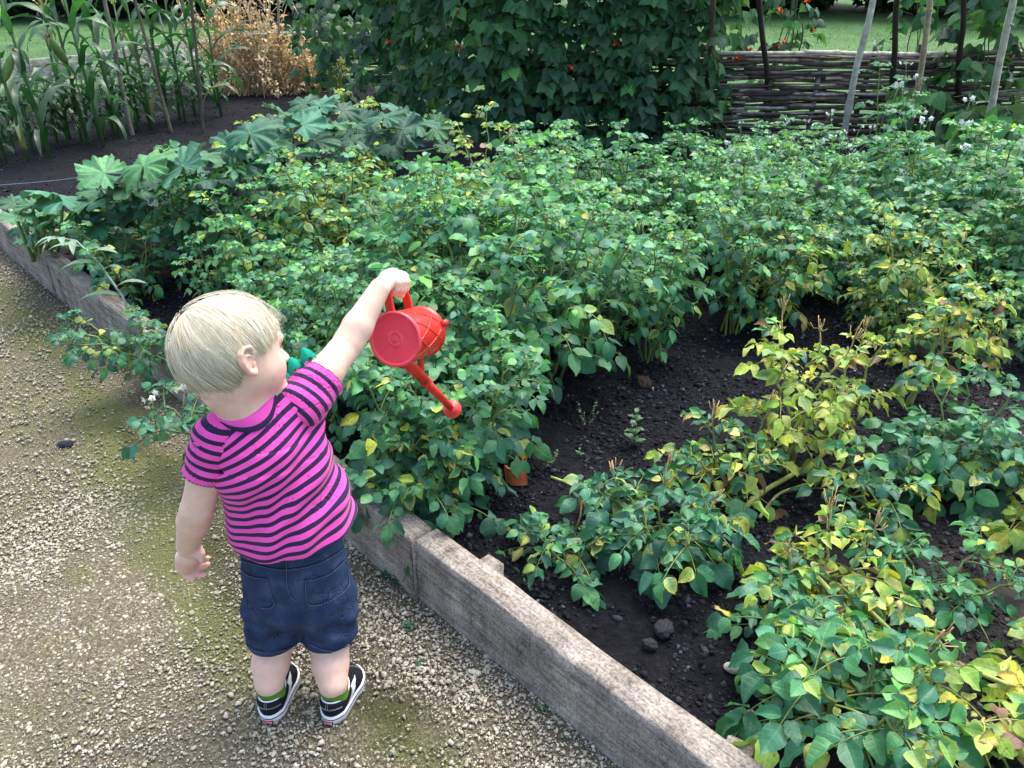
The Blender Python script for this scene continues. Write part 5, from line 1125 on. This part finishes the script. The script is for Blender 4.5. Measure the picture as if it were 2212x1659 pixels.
def sleeve(sh,el,frac,r0,r1,name,ph,inward):
    d=nrm(el-sh); e=sh+(el-sh)*frac; pr=[Cap(sh-d*.004,e+d*.01,r0,r1,.01)]
    def wr(g): return .0012*np.sin(((g-sh)@d)*150+np.arctan2((g-sh)@np.cross(d,[0,0,1]),(g-sh)@np.cross(d,np.cross(d,[0,0,1])))*2)
    v,q=shell(pr,.0023,[(e,d)],.003,wr); s=(v-sh)@d; L_=np.linalg.norm(e-sh)
    mb=MB(); u=(L_-s); hem=(u<.0028); pink=(u>=.0028)&(u<.0125)
    col=np.stack([(u-.0125)/PER+.56, pink.astype(float), hem.astype(float)],1)
    mb.add(v,q,col); o=mb.build(name,M['shirt'],shirt); 
    return e,d
def sub(o_mb,name,mt,parent): return o_mb.build(name,mt,parent)
shirt['_w']=1; BASE[shirt.name]=Matrix.Identity(4)
def wlink(o,parent):
    o.parent=parent; o.matrix_parent_inverse=Matrix.Identity(4)
BASE[shirt.name]=BASE[root.name].inverted()@BASE[root.name]      # shirt's own matrix is identity in the world
sleeve(SHL+V3(.002,0,.003),ELL,.50,.0395,.0380,'sleeve',0,0); sleeve(SHR,ELR,.44,.0410,.0395,'sleeve',0,0)
# collar: ribbed pink band laid on the shirt round the neck
cn_=nrm(NKB-UCH); cA=nrm(np.cross(cn_,[0,1,0])); cB=np.cross(cn_,cA); a=np.linspace(0,2*PI,72,endpoint=False); ring=[]
def onshirt(r_,off):
    p=NKB+cA*(np.cos(a)*r_)[:,None]+cB*(np.sin(a)*r_)[:,None]+cn_*.05; s_=np.zeros(len(a))
    for _ in range(60): s_+=.8*(evalp(st_prims,p-cn_*s_[:,None])-off)
    return p-cn_*np.clip(s_,0,.085)[:,None]
big=onshirt(.0440,.0); 
for r_,off in ((.0490,.0008),(.0484,.0030),(.0460,.0036),(.0430,.0036)): ring.append(onshirt(r_,off))
ring.append(ring[-1]*.5+(NKB+(ring[-1]-NKB)*.93)*.5-cn_*.001); ring.append(ring[-1]-cn_*.006)
for q_ in range(len(ring)):
    for _ in range(6): ring[q_]=(np.roll(ring[q_],1,0)+2*ring[q_]+np.roll(ring[q_],-1,0))/4
cmb=MB(); vv=np.concatenate(ring); k=72; i_=(np.arange(len(ring)-1)[:,None]*k+np.arange(k)[None]).ravel(); jn=np.where(i_%k==k-1,i_-k+1,i_+1)
cmb.add(vv,np.stack([i_,jn,jn+k,i_+k],-1),np.repeat([[0.,1.,0.]],len(vv),0)); cmb.build('collar',M['shirt'],shirt)
ring=[onshirt(.0513,-.0006),onshirt(.0511,.0012),onshirt(.0495,.0014),onshirt(.0478,.0008)]
for q_ in range(4):
    for _ in range(6): ring[q_]=(np.roll(ring[q_],1,0)+2*ring[q_]+np.roll(ring[q_],-1,0))/4
cmb=MB(); vv=np.concatenate(ring); i_=(np.arange(3)[:,None]*k+np.arange(k)[None]).ravel(); jn=np.where(i_%k==k-1,i_-k+1,i_+1); cmb.add(vv,np.stack([i_,jn,jn+k,i_+k],-1),np.repeat([[0.,0.,1.]],len(vv),0)); cmb.build('collar_edge',M['shirt'],shirt)
# green felt spikes along the right sleeve
M['felt']=simple('green_felt',(.016,.40,.27),.95,.1,200,.2,.4,.001)
ad=nrm(ELR-SHR); 
def spike(base,along,up,w_,h_):
    along=nrm(along); up=nrm(up-along*np.dot(up,along)); nn=np.cross(along,up); pts=[(-.5,0),(-.50,.25),(-.36,.62),(-.12,.96),(0,1.02),(.12,.96),(.36,.62),(.50,.25),(.5,0)]
    v=[]; th=.0022
    for s in (-1,1):
        for x,y in pts: v.append(base+along*x*w_+up*y*h_+nn*s*th*(1 if 0<y<.9 else .6))
    n=len(pts); v.append(base+up*h_*.35-nn*th*1.6); v.append(base+up*h_*.35+nn*th*1.6); f3=[]
    for i in range(n-1): f3+=[(i,i+1,2*n),(n+i+1,n+i,2*n+1)]
    f4=[(i+1,i,n+i,n+i+1) for i in range(n-1)]+[(0,n-1,2*n-1,n)]
    mb=MB(); mb.add(np.array(v),[np.array(f3),np.array(f4)]); mb.build('spike',M['felt'],shirt)
sh_up=lambda t: (NKB+V3(.034,.012,-.004))*(1-t)+(SHR+ad*.045)*t
for t,w_,h_,up in ((.16,.026,.012,V3(-.1,.5,.6)),(.40,.027,.017,V3(-.3,.3,.8)),(.66,.027,.027,V3(-.2,.1,1)),(.93,.026,.026,V3(-.15,.05,1))):
    b0=sh_up(t); al=sh_up(t+.05)-sh_up(t); pr=st_prims+[Cap(SHR,ELR,.040,.039,.01)]; dr=-nrm(up); bb=drape(pr,[b0+nrm(up)*.0],dr,-.002,.08)[0]; spike(bb,al,up,w_,h_)

# ------------------------------------------------------------------ shorts
SHC=PEL+V3(0,0,.0)
def legp(hp,kn,s):
    e=P(588 if s<0 else 717,1420,Y=1.075); return [Cap(hp+V3(0,0,-.005),e+V3(0,0,-.03),.0575,.0505,.010)],e
(lp,le),(rp,re_)=legp(HIPL,KNL,-1),legp(HIPR,KNR,1)
sp_all=[Ell(PEL+V3(0,.0,.018),(.094,.078,.072),TR,.02),Ell(PEL+V3(0,0,.06),(.089,.075,.05),TR,.02),Ell(PEL+V3(0,0,.105),(.086,.073,.07),TR,.03),Ell(HIPL*.8+PEL*.2+V3(0,-.012,-.01),(.050,.058,.055),TR,.02),Ell(HIPR*.8+PEL*.2+V3(0,-.012,-.01),(.050,.058,.055),TR,.02)]+lp+rp
HEMS=P(650,1412,Y=1.03); 
def swr(g):
    x=(g-PEL)@side; z=g[...,2]; y=(g-PEL)@fw; zc=z-PEL[2]
    w_=.0026*np.sin(zc*120+np.abs(x)*70+y*20)*np.exp(-((zc+.07)/.05)**2)+.0012*np.sin(x*210)*np.exp(-((zc-.085)/.022)**2)
    w_+=.0034*np.sin(np.abs(x)*75-zc*60+1)*np.exp(-((zc+.02)/.07)**2); return w_
zc_=HEMS[2]
sv,sq=shell(sp_all,.0027,[(V3(0,0,zc_),(0,0,-1)),(V3(0,0,PEL[2]+.145),(0,0,1))],.0035,swr)
m,nt,b=mat('navy_cotton'); pos=world_pos(nt); n1=noise(nt,pos,26,5,.6); n2=noise(nt,pos,1100,2)
c=ramp(nt,n1,[(.3,(.017,.029,.070)),(.52,(.031,.050,.110)),(.74,(.066,.096,.17))]); c=mixc(nt,1,c,ramp(nt,n2,[(.3,(.85,.85,.85)),(.7,(1.15,1.15,1.15))]),'MULTIPLY'); L(nt,c,b.inputs['Base Color']); b.inputs['Roughness'].default_value=.9; b.inputs['Specular IOR Level'].default_value=.15; bump(nt,b,mth(nt,'ADD',n2,mth(nt,'MULTIPLY',n1,5)),.3,.0016); M['navy']=m
mb=MB(); mb.add(sv,sq); shorts=mb.build('shorts',m,root); shorts['_w']=1; BASE[shorts.name]=Matrix.Identity(4)
M['thread']=simple('thread',(1,1,1),.8,.2,80,.1,0,use_att=True)
cam_dir=nrm(PEL-V3(0,0,H)); cd=nrm(cam_dir*V3(1,1,0))
def seam(vpts,name,col,r=.0009,off=.0008,prims=None,parent=None,n=30,raw=None,dash=False):
    """seam line given by where it shows in the photo, laid onto the cloth"""
    if raw is None:
        v=np.array(vpts,float); t=np.linspace(0,1,n); k=np.linspace(0,1,len(v)); q=np.stack([np.interp(t,k,v[:,i]) for i in (0,1)],1)
        for _ in range(2): q[1:-1]=(q[:-2]+2*q[1:-1]+q[2:])/4
        o=V3(0,0,H); d=np.array([nrm(P(x,y,Y=1.0)-o) for x,y in q]); s=np.full(len(q),.9)
        for _ in range(60): e_=evalp(prims,o+d*s[:,None])-off; s+=.9*e_
        p=(o+d*s[:,None])[np.abs(e_)<.002]
    else: p=raw
    mb=MB()
    if dash:
        for i in range(0,len(p)-1): 
            a_,b__=p[i],p[i]+(p[i+1]-p[i])*.6; tube(mb,[a_,b__],r,4,col)
    else: tube(mb,p,r,5,col)
    return mb.build(name,M['thread'],parent)
def zf(x,y): return ((600+x*.663)/1.8228,(1900+y*.663)/1.8228)
class W_:
    pass
shp=[type('w',(),{})() for _ in range(0)]
sprims=sp_all
SC1,SC2=(.045,.065,.12),(.010,.014,.03)
for nm,pt in (('waist_seam',[(510,455),(600,478),(700,505),(790,514),(900,500),(1000,470),(1100,415),(1165,355)]),('back_seam',[(792,440),(792,514),(795,600),(810,660),(850,700)]),
   ('pocket',[(515,505),(560,545),(620,562),(680,566),(690,620),(715,700),(718,725),(690,742),(640,738)]),('pocket',[(905,575),(960,572),(1050,540),(1110,490),(1150,445),(1160,520),(1172,600),(1120,660),(1000,720),(925,725),(908,650),(905,575)]),
   ('hem_seam',[(555,960),(600,990),(700,1010),(800,985),(880,945)]),('hem_seam',[(925,950),(1000,985),(1090,1000),(1180,965),(1240,925)])):
    seam([zf(*q) for q in pt],nm,SC2,.0007,.0012,sprims,shorts,40)
    seam([zf(q[0]+3,q[1]+9) for q in pt],'stitching',(.16,.22,.32),.0005,.0020,sprims,shorts,70,dash=True)

# ------------------------------------------------------------------ shoes and socks
def outline(n=56):
    a=np.linspace(0,2*PI,n,endpoint=False); l=.070+.070*(-np.cos(a)); l=np.clip(l,0,.14); s=np.sin(a)
    hw=np.interp(l,[0,.006,.02,.045,.07,.095,.115,.130,.137,.14],[.012,.020,.0275,.0270,.0275,.0320,.0310,.024,.014,.004]); 
    return l,np.sign(s)*hw*np.minimum(1,np.abs(s)**.35*1.0)
M['canvas']=simple('black_suede',(.012,.013,.018),.9,.2,300,.3,.3,.001); M['rubber']=simple('white_rubber',(.78,.79,.80),.5,.4,90,.10,.1,.001); M['red']=simple('red_label',(.55,.02,.05),.5,.4,90,.2,0); M['sock']=simple('green_sock',(1,1,1),.95,.1,400,.25,.4,.0015,use_att=True)
def shoe(hl,fd,an,lab):
    rd=V3(fd[1],-fd[0],0); t=lambda l,w_,z: hl+fd*l*.93+rd*w_+V3(0,0,z)
    l,w_=outline(); n=len(l); cl=.070
    def ring(sc,z): return np.array([t(cl+(a-cl)*(1+sc/.07),b_*(1+sc/.03),z) for a,b_ in zip(l,w_)])
    def loft(rows,name,mt,par,closed=True,c=(1,1,1)):
        v=np.concatenate(rows); i=(np.arange(len(rows)-1)[:,None]*n+np.arange(n)[None]).ravel(); j=np.where(i%n==n-1,i-n+1,i+1); mb=MB(); mb.add(v,np.stack([i,i+n,j+n,j],-1),c)
        if closed: cc_=rows[-1].mean(0); mb.add(np.concatenate([rows[-1],cc_[None]]),np.array([(k,n,(k+1)%n) for k in range(n)]),c)
        return mb.build(name,mt,par)
    sh=thing('shoe',None,None); del_=None
    sh.parent=root; sh.matrix_parent_inverse=BASE[root.name]; sh['_w']=1; BASE[sh.name]=Matrix.Identity(4)
    loft([ring(-.004,.001),ring(.0012,.004),ring(.0016,.012),ring(.0014,.020),ring(-.0006,.0225),ring(-.006,.0225)],'sole',M['rubber'],sh)
    loft([ring(.0018,.0158),ring(.0024,.0162),ring(.0024,.0174),ring(.0014,.0178)],'sole_line',M['canvas'],sh,False)
    # upper
    ol,oa,ob=.044,.036,.0235
    def up(k,h,off=0.):
        a=k/n*2*PI; L0=np.array([cl+(l[k]-cl)*.97,w_[k]*.95]); opl=ol-oa*math.cos(a)*1.0; opw=ob*math.sin(a); zo=.050+.006*math.cos(a)**2+(.010 if math.cos(a)<-.6 else 0)*0
        zo=np.interp(math.cos(a),[-1,-.3,.5,1],[.058,.050,.049,.054]); bl=h; s=h**1.0; x=L0[0]*(1-s)+opl*s; y=L0[1]*(1-s)+opw*s; z=.0215+(zo-.0215)*(math.sin(min(h,1)*PI/2)**(.80 if math.cos(a)<0 else 1.0))
        wb=.004*math.sin(PI*h); y+=np.sign(y)*wb*abs(math.sin(a)); x+= (.004*math.sin(PI*h)*(-math.cos(a)))
        o=nrm([ (x-cl)*.4, y, .012+.02*h]); return t(x+o[0]*off,y+o[1]*off,z+o[2]*off)
    rows=[np.array([up(k,h) for k in range(n)]) for h in np.linspace(0,1,10)]; rows.append(np.array([up(k,1)+V3(0,0,-.008)+(hl+fd*ol-hl)*0 for k in range(n)]))
    loft(rows,'upper',M['canvas'],sh,False)
    mb=MB(); r_=np.array([up(k%n,1,.0004) for k in range(n+1)]); tube(mb,r_,.0016,6,cap=False); mb.build('collar_piping',M['rubber'],sh)
    # side stripe on both sides
    for sd in (1,-1):
        mb=MB(); m_=24; path=[]
        def uv(kf,h,off): 
            k0=int(math.floor(kf)); fr=kf-k0; return up(k0%n,h,off)*(1-fr)+up((k0+1)%n,h,off)*fr
        ks=np.linspace(.145,.375,m_); 
        for i,u in enumerate(ks):
            s=i/(m_-1); hh=.06+.12*s+.62*np.clip((s-.12)/.55,0,1)**1.2-.10*np.clip((s-.75)/.25,0,1); wd=(.07+.24*math.sin(PI*min(1,s*1.05))**.8)*(1 if s<.9 else .7)
            kf=u*n if sd>0 else (1-u)*n; path.append((uv(kf,max(.03,hh-wd/2),.0012),uv(kf,hh+wd/2,.0012)))
        v=np.array([p for q in path for p in q]); i=np.arange(m_-1)*2; q=np.stack([i,i+2,i+3,i+1],-1); mb.add(v,q if sd<0 else q[:,::-1]); mb.build('side_stripe',M['rubber'],sh)
        for hh in (.44,):
            pass
    # heel counter stitching
    for off_h in (.40,.45):
        mb=MB(); ks=np.linspace(-.13,.13,28); pts=[up(0,.5)]*0
        for u in ks:
            kf=(u*n)%n; k0=int(kf)%n; pts.append(up(k0,off_h+.02*math.cos(u*20),.0008)*(1-(kf-int(kf)))+up((k0+1)%n,off_h+.02*math.cos(u*20),.0008)*(kf-int(kf)))
        for i in range(len(pts)-1): tube(mb,[pts[i],pts[i]+(pts[i+1]-pts[i])*.55],.00045,4,(.45,.5,.55))
        mb.build('stitching',M['thread'],sh)
    mb=MB()
    for kk in (-.6,.6):
        pts=[up(0,h,.0009)+rd*kk*.003 for h in np.linspace(.50,.95,12)]
        for i in range(len(pts)-1): tube(mb,[pts[i],pts[i]+(pts[i+1]-pts[i])*.55],.0004,4,(.45,.5,.55))
    mb.build('stitching',M['thread'],sh)
    mb=MB()                                # toe cap seam
    for hh in (0,.006):
        pts=[]
        for s in np.linspace(-1,1,26):
            h_=.80-.75*abs(s)**1.3; kf=(.5+.115*s+hh*0)*n; k0=int(kf); pts.append(up(k0%n,max(.05,h_-hh*12),.0008)*(1-(kf-k0))+up((k0+1)%n,max(.05,h_-hh*12),.0008)*(kf-k0))
        for i in range(len(pts)-1): tube(mb,[pts[i],pts[i]+(pts[i+1]-pts[i])*.55],.00045,4,(.45,.5,.55))
    mb.build('stitching',M['thread'],sh)
    # red heel tab with pale lettering
    mb=MB(); g=[]; nn=9
    for z in (.0035,.0130):
        for s in np.linspace(-1,1,nn): yy=s*.0098; g.append(t(-.0024+.5*yy*yy/.020,yy,z))
    i=np.arange(nn-1); mb.add(np.array(g),np.stack([i,i+1,i+nn+1,i+nn],-1)); mb.build('heel_tab',M['red'],sh)
    cu_=bpy.data.curves.new('heel_lettering','FONT'); cu_.body='VANS'; cu_.size=.0088; cu_.extrude=.0003; cu_.align_x='CENTER'; cu_.align_y='CENTER'
    to=bpy.data.objects.new('tmp',cu_); COL.objects.link(to); bpy.context.view_layer.update(); me=bpy.data.meshes.new_from_object(to.evaluated_get(bpy.context.evaluated_depsgraph_get())); COL.objects.unlink(to); bpy.data.objects.remove(to)
    me.materials.clear(); me.materials.append(M['pinkish']); o=bpy.data.objects.new('heel_lettering',me); COL.objects.link(o)
    R=Matrix((tuple(rd),(0,0,1),tuple(-fd))).transposed().to_4x4(); o.matrix_world=Matrix.Translation(Vector(t(-.0027,0,.0082)))@R@Matrix.Diagonal((.72,1,1,1)); bpy.context.view_layer.update(); mw=o.matrix_world.copy(); o.parent=sh; o.matrix_parent_inverse=BASE[sh.name]; 
    # sock
    so_=MB(); c0=hl+fd*.037+V3(0,0,.036); c1=an+V3(0,0,.004); m_=28; rows=[]; cs_=[]
    for h in np.linspace(0,1,9):
        c=c0*(1-h)+c1*h; r=.0262+.0008*math.sin(h*9); 
        for k in range(m_):
            a=k/m_*2*PI; dz=.010*math.cos(a)*h; rows.append(c+fd*(-math.cos(a))*-r*1.0+rd*math.sin(a)*r+V3(0,0,dz)); cs_.append((.76,.80,.55) if (h>.93 and math.cos(a)>.3) else (.125,.27,.035))
    i=(np.arange(8)[:,None]*m_+np.arange(m_)[None]).ravel(); j=np.where(i%m_==m_-1,i-m_+1,i+1); so_.add(np.array(rows),np.stack([i,i+m_,j+m_,j],-1),np.array(cs_)); so_.build('sock',M['sock'],root)
M['pinkish']=simple('pale_pink',(.80,.55,.58),.6,.3,90,.1,0)
shoe(HEL,FDL,ANL,''); shoe(HER,FDR,ANR,'')

# ------------------------------------------------------------------ watering can
m,nt,b=mat('red_plastic'); pos=world_pos(nt); n1=noise(nt,pos,30,4); c=mixc(nt,1,att(nt).outputs[0],ramp(nt,n1,[(.35,(.9,.86,.86)),(.65,(1.05,1.05,1.05))]),'MULTIPLY'); c=mixc(nt,ramp(nt,noise(nt,pos,75,6,.75),[(.60,(0,0,0)),(.72,(.45,.45,.45))]),c,(.45,.16,.17))
L(nt,c,b.inputs['Base Color']); b.inputs['Roughness'].default_value=.33; b.inputs['Specular IOR Level'].default_value=.5; b.inputs['Subsurface Weight'].default_value=.1; b.inputs['Subsurface Radius'].default_value=(.01,.002,.001); b.inputs['Subsurface Scale'].default_value=.3; bump(nt,b,noise(nt,pos,160,3),.04,.002); M['redp']=m
RED=(.72,.030,.022); REDB=(.88,.065,.10)
can=thing('watering_can','red plastic toy watering can in the raised hand of the child','watering can',BC,world=True)
def lathe(rows,name,col,n=64,par=can,ax0=0):
    a=np.arange(n)*2*PI/n; v=np.concatenate([cn(z,0)+(cu*np.cos(a)[:,None]+cr*np.sin(a)[:,None])*r for z,r in rows]); k=len(rows); i=(np.arange(k-1)[:,None]*n+np.arange(n)[None]).ravel(); j=np.where(i%n==n-1,i-n+1,i+1)
    mb=MB(); mb.add(v,np.stack([i,j,j+n,i+n],-1),col); return mb
bodyR=lambda a: CR*(.93+.03*math.sin(a/CL*PI)+.02*a/CL)
mb=lathe([(.004,bodyR(0)),(.02,bodyR(.02)),(.05,bodyR(.05)),(.08,bodyR(.08)),(.110,bodyR(.11)),(CL-.003,bodyR(CL)+.0005),(CL-.002,bodyR(CL)+.003),(CL+.002,bodyR(CL)+.0032),(CL+.003,bodyR(CL)),(CL+.001,bodyR(CL)-.004),(.09,bodyR(.09)-.002),(.01,bodyR(.01)-.002)],'',RED)
# raised trellis ribs
for k in range(8):
    for dr_ in (1,-1):
        pts=[]
        for s in np.linspace(0,1,26):
            z=.012+.092*s; th=(k+.0)*2*PI/8+dr_*s*2*PI/8*1.25+.2; r=bodyR(z)+.0002; pts.append(cn(z,r*math.cos(th),r*math.sin(th)))
        tube(mb,pts,.0013,6,(.76,.045,.03),cap=False)
mb.build('can_body',M['redp'],can)
mb=lathe([(.0075,bodyR(0)-.001),(.0080,CR+.0008),(.004,CR+.0022),(-.001,CR+.0018),(-.0030,CR-.0005),(-.0025,CR-.0030),(.0002,CR-.0042),(.0006,CR-.006),(.0006,.018),(.0006,.0127),(-.0001,.0121),(-.0001,.0115),(.0006,.0109),(.0002,.006),(-.0006,.0042),(-.0006,.0036),(.0004,.003),(-.0014,.0022),(-.0016,0)],'',REDB)
mb.build('base',M['redp'],can)
# handle: flat loop over the top
def ribbon(mb,pts,wdir,w_,th,col,rib=True):
    pts=np.array(pts); n=len(pts); t=np.gradient(pts,axis=0); t/=np.linalg.norm(t,axis=1)[:,None]; wd=np.broadcast_to(wdir,(n,3)); nn=np.cross(t,wd); nn/=np.linalg.norm(nn,axis=1)[:,None]
    wv=np.cross(nn,t); w_=np.broadcast_to(w_,(n,)); prof=[(-.5,-.5),(-.5,.5),(-.36,.75),(-.25,.5),(.25,.5),(.36,.75),(.5,.5),(.5,-.5),(.25,-.55),(-.25,-.55)]; k=len(prof)
    v=np.concatenate([[pts[i]+wv[i]*w_[i]*a+nn[i]*th*b_ for a,b_ in prof] for i in range(n)]); i=(np.arange(n-1)[:,None]*k+np.arange(k)[None]).ravel(); j=np.where(i%k==k-1,i-k+1,i+1); mb.add(v,np.stack([i,j,j+k,i+k],-1),col)
hp=np.array([[.004,.046],[.003,.062],[.003,.080],[.008,.091],[.020,.0955],[.040,.0955],[.056,.094],[.068,.086],[.076,.072],[.080,.058],[.080,.044]]); tt=np.linspace(0,1,44); kk=np.linspace(0,1,len(hp)); hx=np.stack([np.interp(tt,kk,hp[:,i]) for i in (0,1)],1)
for _ in range(4): hx[1:-1]=(hx[:-2]+2*hx[1:-1]+hx[2:])/4
mb=MB(); ribbon(mb,[cn(a,u,0) for a,u in hx],cr,.0155,.0048,RED); mb.build('handle',M['redp'],can)
# spout toward lower right
ROSE=P(977,884,Y=BC[1]+.165); rax=nrm(nrm(ROSE-BC)*.5+vd*.8)
s0=cn(.018,-.036,0); sdv=nrm(ROSE-s0); jn=s0+(ROSE-s0)*.42
mb=MB(); tube(mb,[s0,s0*.5+jn*.5,jn],[.0118,.0112,.0104],24,RED); tube(mb,[jn-sdv*.004,jn-sdv*.003,jn+sdv*.002,jn+sdv*.003],[.0108,.0118,.0118,.0098],24,RED); tube(mb,[jn,jn*.5+ROSE*.5,ROSE-sdv*.014],[.0092,.0084,.0074],24,RED); mb.build('spout',M['redp'],can)
mb=MB(); tube(mb,[ROSE-sdv*.018,ROSE-sdv*.012],[.0072,.0078],24,(.74,.05,.045)); tube(mb,[ROSE-rax*.013,ROSE-rax*.008,ROSE-rax*.003,ROSE-rax*.001,ROSE+rax*.002,ROSE+rax*.004],[.0075,.0100,.0175,.0195,.0197,.0185],32,(.74,.05,.045)); mb.build('rose',M['redp'],can)
mb=MB(); b0=cn(.096,-bodyR(.09)+.001,0); b1=s0+(ROSE-s0)*.37+nrm(b0-(s0+(ROSE-s0)*.37))*.006; ribbon(mb,[b0*(1-t)+b1*t for t in np.linspace(0,1,6)],nrm(np.cross(b1-b0,cr)),.013,.004,RED); mb.build('brace',M['redp'],can)
mb=MB(); box(mb,(-.004,-.006,-.002),(.012,.006,.0025),bev=.0008,R=np.stack([nrm(cr*sgn*.9+ax*.5),cu,nrm(np.cross(cr*sgn*.9+ax*.5,cu))]),T=cn(CL-.004,.010,sgn*(bodyR(CL)+.001)),col=RED); mb.build('rim_lug',M['redp'],can,smooth=False)
